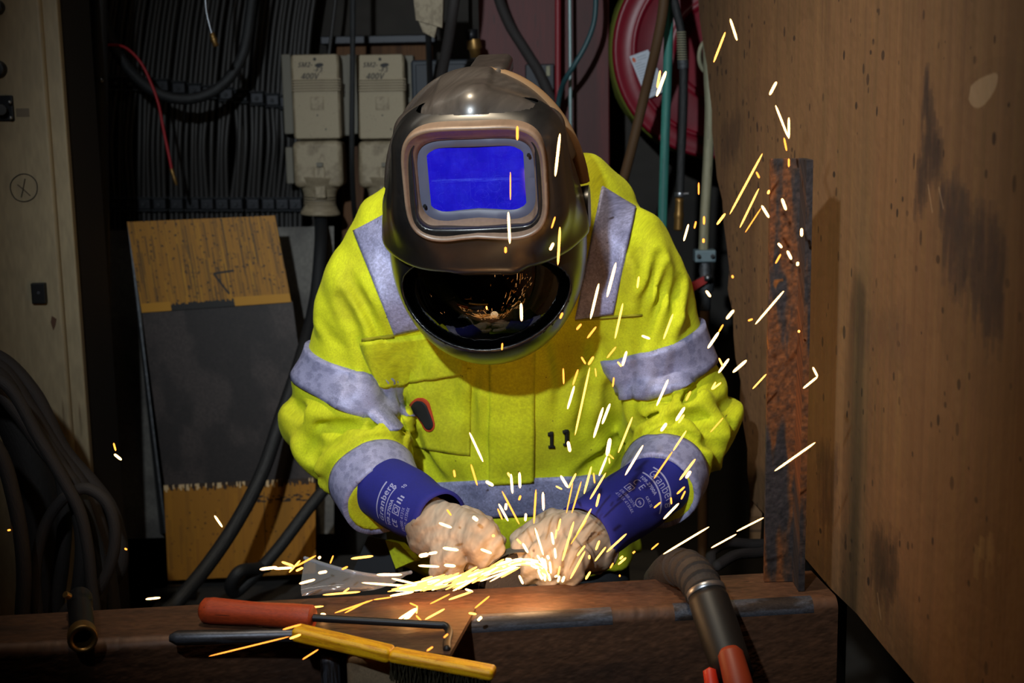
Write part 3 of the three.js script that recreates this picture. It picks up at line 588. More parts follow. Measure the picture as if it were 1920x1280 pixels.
// ---------------------------------------------------------------- cables hanging on the left
{
  const s = thing('cable_stand', 'dark steel stand with a hook carrying the hanging cables', 'stand');
  mesh('post', boxAt(-1.03, -0.99, 0, 1.22, -2.14, -2.10, 0.003), M.darkMetal, s);
  mesh('hook_arm', tube([V3(-1.01, 1.20, -2.12), V3(-0.93, 1.215, -2.06), V3(-0.89, 1.21, -1.96), V3(-0.885, 1.235, -1.93)], 0.014, 24), M.darkMetal, s);
  mesh('foot', boxAt(-1.15, -0.95, 0, 0.03, -2.26, -1.98, 0.004), M.darkMetal, s);
  const which = ['thick black welding cable, outermost of the coil hung before the beige cabinet', 'thick black welding cable reaching furthest down outside in the hanging coil', 'thick black welding cable dropping straight inside the coil before the cabinet', 'thick black welding cable bending beside the straight-dropping one in the coil', 'medium black welding cable sagging between the thick ones of the coil', 'thin black cable forming an arch across the hanging coil', 'thin black cable running along under the thick coil cables', 'black cable hanging alone beside the wide hose before the cabinet'];
  const cables = [
    [[[-70, 655], [0, 672], [62, 735], [120, 845], [172, 905], [205, 950], [222, 1000], [226, 1060], [205, 1100]], 0.0115, 2.04],
    [[[-70, 665], [0, 690], [55, 765], [105, 845], [150, 905], [178, 960], [195, 1030], [212, 1145]], 0.0115, 2.015],
    [[[-70, 675], [0, 705], [50, 790], [100, 855], [118, 900], [122, 970], [115, 1060], [105, 1150]], 0.0115, 1.99],
    [[[-70, 685], [0, 725], [60, 800], [110, 870], [142, 940], [155, 1010], [150, 1090], [140, 1150]], 0.0115, 1.965],
    [[[-70, 690], [-20, 715], [30, 770], [80, 840], [140, 910], [168, 985], [190, 1060], [185, 1150]], 0.0105, 1.94],
    [[[70, 1150], [66, 1090], [72, 1030], [92, 970], [125, 930], [160, 915], [195, 935], [213, 975], [212, 1040], [180, 1110], [120, 1150]], 0.0085, 1.915],
    [[[-70, 690], [10, 720], [72, 820], [122, 905], [150, 960], [165, 1030], [172, 1100], [178, 1150]], 0.0085, 1.89],
    [[[-40, 800], [0, 850], [25, 930], [40, 1010], [45, 1080], [42, 1150]], 0.0105, 1.865],
  ];
  for (const [ci, [pts, r, d]] of cables.entries()) one('welding_cable', tubePx(pts.map(q => [...q, d]), r, 80, 10), M.rubberBrown, which[ci], 'cable', 'welding cables hanging on the stand');
  one('wide_hose', tubePx([[-90, 690, 2.1], [-10, 715, 2.1], [30, 790, 2.1], [62, 880, 2.1], [80, 970, 2.1], [84, 1060, 2.1], [84, 1150, 2.1], [84, 1300, 2.1]], 0.030, 60, 14), M.rubberBrown, 'wide dark hose hanging behind the thinner welding cables', 'hose');
}
// coil behind the beam on the right
one('coiled_cable', tubePx([[1300, 1900, 1.95], [1290, 1200, 1.95], [1290, 1075, 1.95], [1330, 1060, 1.95], [1334, 1035, 1.98], [1365, 1018, 2.02], [1420, 1020, 2.05], [1470, 1015, 2.08], [1430, 1035, 2.0], [1380, 1040, 1.96], [1345, 1060, 1.92]], 0.008, 80), M.rubberBrown, 'dark cable loop lying behind the beam near the rusty upright', 'cable');

// ---------------------------------------------------------------- plywood board on the right
const boardX = d => 0.409 - 0.084 * (d - 1.776);
function onBoard(px, py) { // where the line of sight meets the board: depth and height
  const v = dirOf(px, py), d = (0.409 + 0.084 * 1.776) / (v.x / -v.z + 0.084), q = P(px, py, d);
  return [d, q.y];
}
{
  const t = thing('plywood_board', 'large weathered plywood board standing beside the rusty upright', 'board');
  const D0 = 0.62, D1 = 2.72, Y0 = 0.75, Y1 = 2.0, W = 2048, H = 1220;
  const cx = d => (D1 - d) / (D1 - D0) * W, cy = y => (Y1 - y) / (Y1 - Y0) * H;
  const map = canvasTex(W, H, (g, w, h) => {
    g.fillStyle = '#6e4f31'; g.fillRect(0, 0, w, h);
    for (let i = 0; i < 2600; i++) { g.globalAlpha = rr(0.03, 0.13); g.fillStyle = ['#45301b', '#83603b', '#563b24', '#8c683f'][i & 3]; g.fillRect(rnd() * w, rnd() * h - 200, rr(2, 16), rr(60, 520)); }
    for (let i = 0; i < 60; i++) { g.globalAlpha = rr(0.06, 0.14); g.fillStyle = rnd() < 0.5 ? '#4a331e' : '#8a6943'; g.beginPath(); g.ellipse(rnd() * w, rnd() * h, rr(40, 160), rr(80, 260), 0, 0, 7); g.fill(); }
    for (let i = 0; i < 1300; i++) { g.globalAlpha = rr(0.3, 0.85); g.fillStyle = '#23150b'; const x = w * Math.pow(rnd(), 2.0), r = rr(1.2, 4.2); g.beginPath(); g.ellipse(x, rnd() * h, r * rr(0.7, 1.5), r * rr(0.8, 2.2), 0, 0, 7); g.fill(); }
    const inside = (x, y, p) => { let c = false; for (let i = 0, j = p.length - 1; i < p.length; j = i++) if ((p[i][1] > y) !== (p[j][1] > y) && x < (p[j][0] - p[i][0]) * (y - p[i][1]) / (p[j][1] - p[i][1]) + p[i][0]) c = !c; return c; };
    const stain = (pts, color, a) => { // a stain made of many short grain strokes
      const q = pts.map(p => { const [d, y] = onBoard(p[0], p[1]); return [cx(d), cy(y)]; }), xs = q.map(p => p[0]), ys = q.map(p => p[1]), x0 = Math.min(...xs), x1 = Math.max(...xs), y0 = Math.min(...ys), y1 = Math.max(...ys);
      const n = Math.min(900, (x1 - x0) * (y1 - y0) / 60);
      g.fillStyle = color;
      for (let i = 0; i < n; i++) { const x = rr(x0, x1), y = rr(y0, y1); if (!inside(x, y, q)) continue; g.globalAlpha = a * rr(0.3, 0.8); g.fillRect(x - 4, y - rr(4, 26), rr(4, 12), rr(12, 44)); }
    };
    for (const gr of [0, 1, 2]) {
      const j = gr * 5;
      stain([[1733, 140 - j], [1748 + j, 230], [1762 + j, 310], [1740, 345], [1722 - j, 390 + j], [1728 - j, 330], [1738 - j, 260]], '#33231a', 0.3);
      stain([[1764 - j, 360], [1795 + j, 345], [1812 + j, 400], [1815, 440], [1838, 392 - j], [1868 + j, 440], [1882 + j, 520], [1878, 600 + j], [1850, 622 + j], [1828 - j, 560], [1800, 540 + j], [1775 - j, 490]], '#3a2920', 0.28);
      stain([[1595 - j, 575], [1620, 560 - j], [1625, 600], [1660, 590], [1690 + j, 572], [1700 + j, 640], [1690, 720 + j], [1650, 650], [1610, 640 + j]], '#5d4029', 0.2);
      stain([[1640 - j, 1000], [1670 + j, 1010], [1680 + j, 1080], [1665, 1120 + j], [1640 - j, 1090]], '#3a2716', 0.28);
      stain([[1540 - j, 840], [1565 + j, 860], [1560, 1000 + j], [1545 - j, 960]], '#4a331f', 0.25);
      stain([[1358 - j, 240], [1388 + j, 220], [1382, 280 + j], [1362 - j, 300]], '#4a331f', 0.25);
    }
    { const q = [[1812, 172], [1828, 152], [1852, 140], [1872, 134], [1870, 160], [1856, 186], [1838, 204], [1820, 200]].map(p => { const [d, y] = onBoard(p[0], p[1]); return [cx(d), cy(y)]; }); g.globalAlpha = 0.6; g.fillStyle = '#a58c6c'; g.beginPath(); q.forEach((p, k) => { const n = q[(k + 1) % q.length]; const m = [(p[0] + n[0]) / 2, (p[1] + n[1]) / 2]; k ? g.quadraticCurveTo(p[0], p[1], m[0], m[1]) : g.moveTo(m[0], m[1]); }); g.closePath(); g.fill(); }
    stain([[1828, 1042], [1876, 1040], [1876, 1056], [1830, 1056]], '#8c7148', 0.6);
    for (const [x, y, l] of [[1740, 345, 40], [1345, 380, 70], [1400, 890, 40], [1760, 350, 30], [1645, 1110, 40]]) { const [d, yy] = onBoard(x, y); g.globalAlpha = 0.3; g.strokeStyle = '#d8bd93'; g.lineWidth = 3; g.beginPath(); g.moveTo(cx(d), cy(yy)); g.lineTo(cx(d) + 14, cy(yy) + l * 0.7); g.stroke(); }
    g.globalAlpha = 1;
  });
  // outline in (depth, height): the far edge is rough
  const far = []; for (let k = 0; k <= 26; k++) { const py = lerp(-90, 1010, k / 26), px = lerp(1312, 1378, clamp(py / 640, 0, 1.4)) + rr(-4, 4); far.push(onBoard(px, py)); }
  const b0 = onBoard(1535, 1075), b1 = onBoard(1720, 1280);
  const low = d => lerp(b0[1], b1[1], (d - b0[0]) / (b1[0] - b0[0]));
  const sh = new THREE.Shape(); far.forEach(([d, y], k) => k ? sh.lineTo(-d, y) : sh.moveTo(-d, y));
  for (let k = 0; k <= 14; k++) { const d = lerp(far[26][0], 0.7, k / 14); sh.lineTo(-d, low(d) + rr(-0.004, 0.004)); }
  sh.lineTo(-0.7, 1.98); sh.closePath();
  const ex = new THREE.ExtrudeGeometry(sh, { depth: 0.018, bevelEnabled: false });
  const pa = ex.attributes.position, ua = ex.attributes.uv;
  for (let i = 0; i < pa.count; i++) { const d = -pa.getX(i), y = pa.getY(i), z = pa.getZ(i); ua.setXY(i, (D1 - d) / (D1 - D0), (y - Y0) / (Y1 - Y0)); pa.setXYZ(i, boardX(d) + z, y, -d); }
  ex.computeVertexNormals();
  mesh('panel', ex, std({ map, roughness: 0.8, bumpMap: rep(greyNoise, 6, 4), bumpScale: 0.001 }), t);
  for (const d of [0.95, 1.9]) mesh('support_post', boxAt(boardX(d) + 0.022, boardX(d) + 0.072, 0, 1.9, -d - 0.025, -d + 0.025, 0.003), M.darkMetal, t);
}

// ---------------------------------------------------------------- the beam
const BEAM_Y = 0.9;
const nearL = G(0, 1213, BEAM_Y), nearR = G(1572, 1122, BEAM_Y);
const bDir = V3(nearR.x - nearL.x, 0, nearR.z - nearL.z).normalize(), bIn = V3(bDir.z, 0, -bDir.x); if (bIn.z > 0) bIn.negate();
const beamPt = (s, w, y) => V3(nearR.x, BEAM_Y + y, nearR.z).addScaledVector(bDir, -s).addScaledVector(bIn, w); // s metres from the right end, w back from the front edge
const BW = 0.113;
function beamBox(s0, s1, w0, w1, y0, y1, r = 0.003) {
  const g = boxAt(-s1, -s0, y0, y1, -w1, -w0, r, 3);
  const m = new THREE.Matrix4().makeBasis(bDir, V3(0, 1, 0), bIn.clone().negate()).setPosition(nearR.x, BEAM_Y, nearR.z);
  return g.applyMatrix4(m);
}
function metreUv(g, k, kx = 1) { const p = g.attributes.position, u = g.attributes.uv; for (let i = 0; i < p.count; i++) u.setXY(i, p.getX(i) * k * kx, (p.getY(i) + p.getZ(i)) * k); return g; }
{
  const t = thing('steel_beam', 'long rusty brown steel box beam the welder works on', 'beam');
  // box section with rounded corners, open at its right end
  const r = 0.014, w = BW, h = 0.2, th = 0.008, sh = new THREE.Shape(), rounded = (s, x0, y0, x1, y1, q) => { s.moveTo(x0 + q, y0); s.lineTo(x1 - q, y0); s.absarc(x1 - q, y0 + q, q, -Math.PI / 2, 0); s.lineTo(x1, y1 - q); s.absarc(x1 - q, y1 - q, q, 0, Math.PI / 2); s.lineTo(x0 + q, y1); s.absarc(x0 + q, y1 - q, q, Math.PI / 2, Math.PI); s.lineTo(x0, y0 + q); s.absarc(x0 + q, y0 + q, q, Math.PI, Math.PI * 1.5); };
  rounded(sh, 0, -h, w, 0, r);
  const hole = new THREE.Path(); rounded(hole, th, -h + th, w - th, -th, r - 0.004); sh.holes.push(hole);
  const ex = new THREE.ExtrudeGeometry(sh, { depth: 1.5, bevelEnabled: false, curveSegments: 8 });
  const m = new THREE.Matrix4().makeBasis(bIn, V3(0, 1, 0), bDir).setPosition(nearR.x - bDir.x * 1.5, BEAM_Y, nearR.z - bDir.z * 1.5);
  ex.applyMatrix4(m); metreUv(ex, 2.2, 0.5);
  mesh('section', ex, M.beam, t);
  // scale-worn stretches of the front corner
  for (const [s0, s1] of [[0.03, 0.20], [0.275, 0.60], [1.0, 1.18]]) mesh('worn_corner', new THREE.CylinderGeometry(0.0146, 0.0146, s1 - s0, 16, 1, true, 0, Math.PI * 2).rotateZ(Math.PI / 2).applyMatrix4(new THREE.Matrix4().makeBasis(bDir, V3(0, 1, 0), bIn.clone().negate()).setPosition(...beamPt((s0 + s1) / 2, 0.0142, -0.0142).toArray())), M.scale, t);
  for (const s of [0.1, 1.35]) {
    const tr = thing('trestle', s < 1 ? 'dark steel trestle under the right end of the beam' : 'dark steel trestle under the left end of the beam', 'trestle');
    mesh('crossbar', beamBox(s - 0.03, s + 0.03, -0.1, BW + 0.1, -0.26, -0.201), M.darkMetal, tr);
    for (const q of [-0.09, BW + 0.05]) mesh('leg', beamBox(s - 0.025, s + 0.025, q, q + 0.04, -0.9, -0.26), M.darkMetal, tr);
  }
}
{ // short cross piece coming towards the viewer
  const t = thing('cross_piece', 'short steel cross piece welded to the front of the beam', 'steel piece');
  const q = [G(560, 1168, BEAM_Y + 0.002), G(892, 1140, BEAM_Y + 0.002), G(843, 1228, BEAM_Y + 0.002), G(560, 1206, BEAM_Y + 0.002)];
  const plate = new THREE.Shape(q.map(p => new THREE.Vector2(p.x, -p.z)));
  const ex = new THREE.ExtrudeGeometry(plate, { depth: 0.006, bevelEnabled: false }).rotateX(-Math.PI / 2).translate(0, BEAM_Y - 0.003, 0);
  mesh('top_plate', metreUv(ex, 2.2, 0.5), M.beam, t);
  const a = G(640, 1218, BEAM_Y), b = G(838, 1224, BEAM_Y);
  mesh('block', boxAt(a.x + 0.004, b.x - 0.006, BEAM_Y - 0.16, BEAM_Y - 0.004, -1.50, -1.452, 0.012), std({ map: mottled(256, [0.50, 0.43, 0.34], [0.42, 0.35, 0.27], { s: 91 }), roughness: 0.7 }), t);
  mesh('weld_column', boxAt(G(598, 1206, BEAM_Y).x, G(636, 1206, BEAM_Y).x, BEAM_Y - 0.19, BEAM_Y - 0.012, -1.49, -1.468, 0.01), M.scale, t);
}
{ // rusty angle upright
  const t = thing('angle_upright', 'rusty steel angle standing upright on the beam', 'steel angle');
  const b = G(1437, 1088, BEAM_Y), top = P(1447, 300, -b.z + 0.0), x0 = b.x - 0.003, w = 0.041, h = top.y - BEAM_Y;
  const sh = new THREE.Shape(); const th = 0.006;
  sh.moveTo(0, 0); sh.lineTo(w, 0); sh.lineTo(w, 0.041); sh.lineTo(w - th, 0.041); sh.lineTo(w - th, th); sh.lineTo(0, th); sh.closePath();
  const ex = new THREE.ExtrudeGeometry(sh, { depth: h, bevelEnabled: true, bevelSize: 0.0008, bevelThickness: 0.0008, bevelSegments: 1 }).rotateX(-Math.PI / 2);
  // the web faces the viewer, the second leg runs forward on its right side
  const m = new THREE.Matrix4().makeScale(1, 1, 1);
  const pa = ex.attributes.position; for (let i = 0; i < pa.count; i++) pa.setXYZ(i, x0 + pa.getX(i), BEAM_Y + 0.001 + pa.getY(i), b.z - pa.getZ(i) * 1);
  ex.index || 0; ex.computeVertexNormals();
  mesh('angle', metreUv(ex, 2), M.rust, t);
  mesh('tack_weld', new THREE.IcosahedronGeometry(0.005, 2).scale(1.2, 0.7, 1).translate(...G(1459, 1082, BEAM_Y + 0.003).toArray()), M.steel, t);
  mesh('tack_weld', new THREE.IcosahedronGeometry(0.004, 2).scale(1.2, 0.7, 1).translate(x0 + w + 0.001, BEAM_Y + 0.003, b.z + 0.02), M.dullSteel, t);
}

// ---------------------------------------------------------------- tools on the beam
{
  const t = thing('scribing_hook', 'orange handled steel hook tool lying on the beam', 'hook tool');
  const y = BEAM_Y + 0.015, a = G(378, 1143, y), b = G(588, 1158, y), e = G(834, 1172, y - 0.006);
  mesh('handle', spun(a, b, [[0, 0], [0, 0.010], [0.03, 0.0145], [0.1, 0.0155], [0.5, 0.0135], [0.8, 0.0148], [0.98, 0.0148], [1, 0.012], [1, 0]]), M.orangeHandle, t);
  mesh('shaft', tube([b, b.clone().lerp(e, 0.5), e.clone().lerp(b, 0.04), e, e.clone().add(V3(0.0045, -0.003, 0.006)), G(838, 1205, BEAM_Y + 0.004), G(838, 1216, BEAM_Y + 0.004)], 0.0046, 60, 10), M.darkMetal, t);
}
{
  const t = thing('wire_brush', 'yellow handled wire brush lying across the beam edge', 'brush');
  const A = P(552, 1184, 1.455), B = P(732, 1226, 1.425), C = P(928, 1262, 1.40);
  const bar = (p, q, w, h0, h1) => { const d = q.clone().sub(p), L = d.length(); d.normalize(); const up = V3(0, 1, 0).addScaledVector(d, -d.y).normalize(), s = d.clone().cross(up); return new RoundedBoxGeometry(L, h0, w, 3, 0.005).applyMatrix4(new THREE.Matrix4().makeBasis(d, up, s).setPosition(...p.clone().lerp(q, 0.5).toArray())); };
  mesh('handle', bar(A, B.clone().lerp(C, 0.02), 0.022, 0.016, 0.016), M.yellowPaint, t);
  const head = mesh('head', bar(B, C, 0.022, 0.013), M.yellowPaint, t);
  const br = [], d = C.clone().sub(B).normalize();
  for (let i = 0; i < 26; i++) for (let j = 0; j < 4; j++) for (let k = 0; k < 3; k++) {
    const p = B.clone().lerp(C, (i + 0.3) / 27 + rr(-0.01, 0.01)).add(V3(0, -0.004, (j - 1.5) * 0.0052 + 0.001));
    const g = new THREE.CylinderGeometry(0.0007, 0.0009, 0.022, 4); g.rotateZ(rr(-0.25, 0.25)); g.rotateX(rr(-0.3, 0.3)); g.translate(p.x, p.y - 0.011, p.z); br.push(g);
  }
  const bm = mesh('bristles', mergeGeometries(br), M.bristle, t); bm.userData.kind = 'stuff';
  void head; void d;
}
one('flat_chisel', spun(G(318, 1196, BEAM_Y + 0.009), G(560, 1190, BEAM_Y + 0.009), [[0, 0], [0, 0.004], [0.06, 0.009], [0.3, 0.009], [0.5, 0.008], [1, 0.008], [1, 0]], 8), M.scale, 'dark steel chisel bar lying on the front edge of the beam', 'chisel');
{
  const t = thing('torch_nozzle', 'dark metal cylinder nozzle with brass rim lying across the beam', 'nozzle');
  const a = G(149, 1118, BEAM_Y + 0.019), b = G(160, 1192, BEAM_Y + 0.017);
  b.z += 0.01;
  mesh('barrel', spun(a, b, [[0, 0], [0, 0.0112], [0.05, 0.0148], [0.2, 0.0148], [0.22, 0.0132], [0.3, 0.0132], [0.32, 0.0140], [0.85, 0.0142], [0.87, 0.0156]], 32), M.darkMetal, t);
  mesh('rim', spun(a.clone().lerp(b, 0.86), b, [[0, 0.0156], [0.3, 0.0164], [0.9, 0.0164], [1, 0.0152], [1, 0.0104], [0.2, 0.0096]], 32), M.brass, t);
  mesh('bore', spun(a.clone().lerp(b, 0.5), a.clone().lerp(b, 0.97), [[0, 0], [0, 0.0096], [1, 0.0104]], 24), M.black, t);
  mesh('pin', rod(P(130, 1118, 1.535), P(122, 1114, 1.53), 0.004), M.brass, t);
}
{
  const t = thing('welding_torch', 'black welding torch with red trigger grip hanging over the beam', 'welding torch');
  const pts = [[1238, 1090, 1.72], [1262, 1066, 1.66], [1290, 1068, 1.61], [1312, 1092, 1.575], [1328, 1125, 1.55]].map(c => P(...c));
  mesh('sleeve', tube(pts, 0.0225, 40, 18), M.rubberBrown, t);
  for (let k = 0; k < 6; k++) { const c = new THREE.CatmullRomCurve3(pts, false, 'centripetal'), u = 0.36 + k * 0.1, p = c.getPoint(u), q = p.clone().addScaledVector(c.getTangent(u), 0.008); mesh('sleeve_fold', spun(p, q, [[0, 0.0215], [0.4, 0.0245], [0.6, 0.0245], [1, 0.0215]], 22), M.rubberBrown, t); }
  const g0 = P(1322, 1105, 1.556), g1 = P(1362, 1215, 1.50), g2 = P(1395, 1330, 1.44);
  mesh('collar', spun(g0, g0.clone().lerp(g1, 0.1), [[0, 0.021], [0.1, 0.0235], [0.9, 0.0235], [1, 0.021]], 24), M.steel, t);
  mesh('grip', spun(g0.clone().lerp(g1, 0.08), g1.clone().lerp(g2, 0.5), [[0, 0], [0, 0.022], [0.1, 0.024], [0.45, 0.0245], [0.8, 0.0235], [1, 0.022], [1, 0]], 24), M.black, t);
  const h = mesh('trigger_grip', spun(P(1367, 1216, 1.475), P(1400, 1340, 1.42), [[0, 0], [0, 0.010], [0.08, 0.0145], [0.5, 0.016], [1, 0.016], [1, 0]], 20), M.redPlastic, t);
  mesh('trigger', spun(P(1330, 1250, 1.475), P(1340, 1320, 1.45), [[0, 0], [0.1, 0.008], [0.9, 0.009], [1, 0]], 12), std({ color: 0xc02a12, roughness: 0.45 }), t);
  void h;
}
{ // clear curved shield lying behind the beam
  const t = thing('clear_shield', 'curved clear plastic face shield propped on the beam', 'face shield');
  const n = 28, A = [], top = u => [lerp(572, 770, u), 1046 + 34 * Math.sin(Math.min(u, 1) * Math.PI * 0.62) - 16 * Math.max(0, u - 0.7), 1.70 - 0.05 * Math.sin(u * Math.PI)];
  const bot = u => { const x = lerp(566, 700, u); const p = G(x, lerp(1117, 1106, u), BEAM_Y + 0.003); return p; };
  const fn = (u, v) => { const a = P(...top(u)), b = bot(u); const p = a.lerp(b, v); p.z += 0.02 * Math.sin(v * Math.PI) * (1 - u * 0.5); return p; };
  mesh('pane', sheetSlab(fn, V3(0, 0.35, 0.94), 0.0025, n, 10), M.clear, t);
  mesh('rolled_rim', tube(Array.from({ length: 16 }, (_, i) => P(...top(i / 15))), 0.0026, 50, 8), phys({ color: 0xdfe6f2, transmission: 0.8, thickness: 0, roughness: 0.12 }), t);
  void A;
}

// ---------------------------------------------------------------- the welder
const person = thing('person', 'person in yellow hi-vis jacket, welding helmet and blue gloves grinding the beam', 'person');
const J = {
  shL: P(715, 545, 2.02), elL: P(636, 778, 2.03), cuL: P(722, 938, 1.835),
  shR: P(1165, 500, 2.02), elR: P(1283, 792, 2.03), cuR: P(1234, 922, 1.835),
  neck: P(935, 380, 2.06), hip: V3(0.0, 0.80, -2.16),
};
// where tape is sewn on, the cloth lies flat
function flatAt(x, y, z, sh, el, cu) {
  const along = (a, b) => { const bx = b.x - a.x, by = b.y - a.y, bz = b.z - a.z; return ((x - a.x) * bx + (y - a.y) * by + (z - a.z) * bz) / (bx * bx + by * by + bz * bz); };
  const tu = along(sh, el), tf = along(el, cu);
  return Math.max(sstep(0.34, 0.45, tu) * sstep(0.94, 0.82, tu) * sstep(0.40, 0.15, tf), sstep(0.58, 0.74, tf) * sstep(0.3, 0.5, tu));
}
function armSdf(x, y, z, sh, el, cu, side) {
  let d = smin(cap(x, y, z, sh, el, 0.083, 0.071), cap(x, y, z, el, cu, 0.074, 0.0515), 0.045);
  const ax = cu.x - el.x, ay = cu.y - el.y, az = cu.z - el.z, L = Math.hypot(ax, ay, az), t = ((x - el.x) * ax + (y - el.y) * ay + (z - el.z) * az) / (L * L);
  if (t > 0.8) d = smax(d, (t - 1) * L, 0.004);
  if (d < 0.05) {
    // folds: long ones down the upper arm, short bunched ones at the elbow and before the cuff
    const e = Math.hypot(x - el.x, y - el.y, z - el.z), w = Math.exp(-((e / 0.13) ** 2));
    const warp = N3(x * 9, y * 9, z * 9) * 2.6;
    const bunch = Math.exp(-(((t - 0.40) / 0.24) ** 2));
    const fold = 0.012 * w * Math.sin(y * 58 + x * 30 * side + warp * 1.3) + 0.013 * bunch * Math.sin(t * 17 + warp * 1.3) + 0.016 * (1 - 0.7 * w) * N3(x * 24 + y * 9 * side, y * 6, z * 18);
    d += fold * (1 - 0.85 * flatAt(x, y, z, sh, el, cu));
  }
  return d;
}
// pressed folds of the cloth, found on the plain surface first: [points in the picture, depth, width]
let creases = [];
function creaseAt(x, y, z) {
  let d = 0;
  for (const c of creases) {
    if (x < c.lo.x || x > c.hi.x || y < c.lo.y || y > c.hi.y || z < c.lo.z || z > c.hi.z) continue;
    let m = 9, tt = 0; const n = c.pts.length - 1;
    for (let k = 0; k < n; k++) {
      const a = c.pts[k], b = c.pts[k + 1], bx = b.x - a.x, by = b.y - a.y, bz = b.z - a.z, t = clamp(((x - a.x) * bx + (y - a.y) * by + (z - a.z) * bz) / (bx * bx + by * by + bz * bz), 0, 1);
      const r = Math.hypot(x - a.x - bx * t, y - a.y - by * t, z - a.z - bz * t); if (r < m) { m = r; tt = (k + t) / n; }
    }
    const f = Math.sin(Math.PI * clamp(tt * 0.86 + 0.07, 0, 1)) ** 0.6, q = m / c.w;
    d += c.depth * f * (Math.exp(-q * q) - 0.55 * Math.exp(-((q - 1.9) ** 2)));
  }
  return d;
}
const creaseM = (x, y, z) => creaseAt(x, y, z) * (1 - 0.85 * (x < 0 ? flatAt(x, y, z, J.shL, J.elL, J.cuL) * sstep(0.11, 0.15, -x) : flatAt(x, y, z, J.shR, J.elR, J.cuR) * sstep(0.11, 0.15, x)));
const armL = (x, y, z) => armSdf(x, y, z, J.shL, J.elL, J.cuL, 1), armLc = (x, y, z) => armL(x, y, z) + creaseM(x, y, z);
const armR = (x, y, z) => armSdf(x, y, z, J.shR, J.elR, J.cuR, -1), armRc = (x, y, z) => armR(x, y, z) + creaseM(x, y, z);
const nkL = P(830, 425, 2.05), nkR = P(1050, 405, 2.05);
function torso(x, y, z) {
  const t = clamp((y - 0.76) / 0.54, 0, 1);
  const cx = lerp(-0.005, -0.01, t), cz = lerp(-2.15, -2.05, t);
  const rx = lerp(0.20, 0.205, Math.sin(t * 3.14)) - 0.02 * t, rz = lerp(0.13, 0.115, t) + 0.02 * Math.sin(t * 3.14);
  const q = Math.hypot((x - cx) / rx, (z - cz) / rz);
  let d = (q - 1) * Math.min(rx, rz) * 0.9;
  d = smax(d, y - 1.33, 0.06); d = smax(d, 0.77 - y, 0.01);
  d = smin(d, cap(x, y, z, nkL, J.shL, 0.085, 0.085), 0.05);
  d = smin(d, cap(x, y, z, nkR, J.shR, 0.085, 0.085), 0.05);
  d = smin(d, cap(x, y, z, nkL, nkR, 0.09, 0.09), 0.05);
  if (Math.abs(d) < 0.05) d += 0.012 * N3(x * 20 + y * 7, y * 6, z * 12) + 0.007 * N3(x * 9, y * 20, z * 9);
  return d;
}
const jacket = (x, y, z) => { const d = smin(torso(x, y, z), Math.min(armL(x, y, z), armR(x, y, z)), 0.018); return Math.abs(d) < 0.04 ? d + creaseM(x, y, z) : d; };
{
  const found = [
    [[[752, 800], [690, 808], [620, 800], [552, 765]], 0.012, 0.009], [[[754, 838], [700, 832], [650, 852], [610, 905]], 0.013, 0.009], [[[742, 822], [690, 826], [650, 818]], 0.008, 0.006], [[[600, 800], [585, 850], [600, 900]], 0.008, 0.009], [[[690, 850], [655, 890], [640, 930]], 0.007, 0.007],
    [[[640, 560], [668, 620], [690, 690], [720, 730]], 0.007, 0.009], [[[655, 520], [690, 580], [715, 640]], 0.006, 0.008], [[[600, 600], [625, 650], [650, 690]], 0.005, 0.009], [[[740, 690], [748, 760], [752, 830]], 0.010, 0.008],
    [[[1192, 752], [1250, 748], [1310, 715], [1352, 690]], 0.011, 0.008], [[[1196, 792], [1240, 782], [1290, 742], [1345, 722]], 0.012, 0.008], [[[1200, 818], [1250, 790], [1310, 782], [1368, 800]], 0.012, 0.008], [[[1262, 800], [1310, 832], [1360, 836]], 0.010, 0.008], [[[1200, 845], [1240, 815], [1285, 822], [1325, 880]], 0.010, 0.007], [[[1312, 850], [1335, 890], [1330, 915]], 0.008, 0.008],
    [[[1238, 480], [1210, 560], [1200, 650], [1192, 740]], 0.008, 0.008], [[[1250, 505], [1228, 580], [1215, 640]], 0.007, 0.007], [[[1275, 530], [1262, 590], [1245, 640]], 0.006, 0.008], [[[1180, 600], [1178, 680], [1185, 770], [1180, 850]], 0.009, 0.010],
    [[[890, 700], [885, 780], [880, 850]], 0.005, 0.008], [[[770, 620], [790, 680], [800, 720]], 0.005, 0.008], [[[1120, 640], [1105, 720], [1090, 800]], 0.006, 0.011], [[[1150, 830], [1110, 870], [1080, 900]], 0.006, 0.010], [[[770, 800], [800, 860], [830, 905]], 0.007, 0.010], [[[1040, 620], [1050, 700], [1045, 780]], 0.004, 0.010],
  ];
  const ready = found.map(([pts, depth, w]) => {
    const p = pts.map(q => march(jacket, camera.position, dirOf(q[0], q[1]).normalize(), 1.6, 2.35));
    const bb = new THREE.Box3().setFromPoints(p).expandByScalar(w * 4);
    return { pts: p, depth: depth * 1.25, w, lo: bb.min, hi: bb.max };
  });
  creases = ready;
}
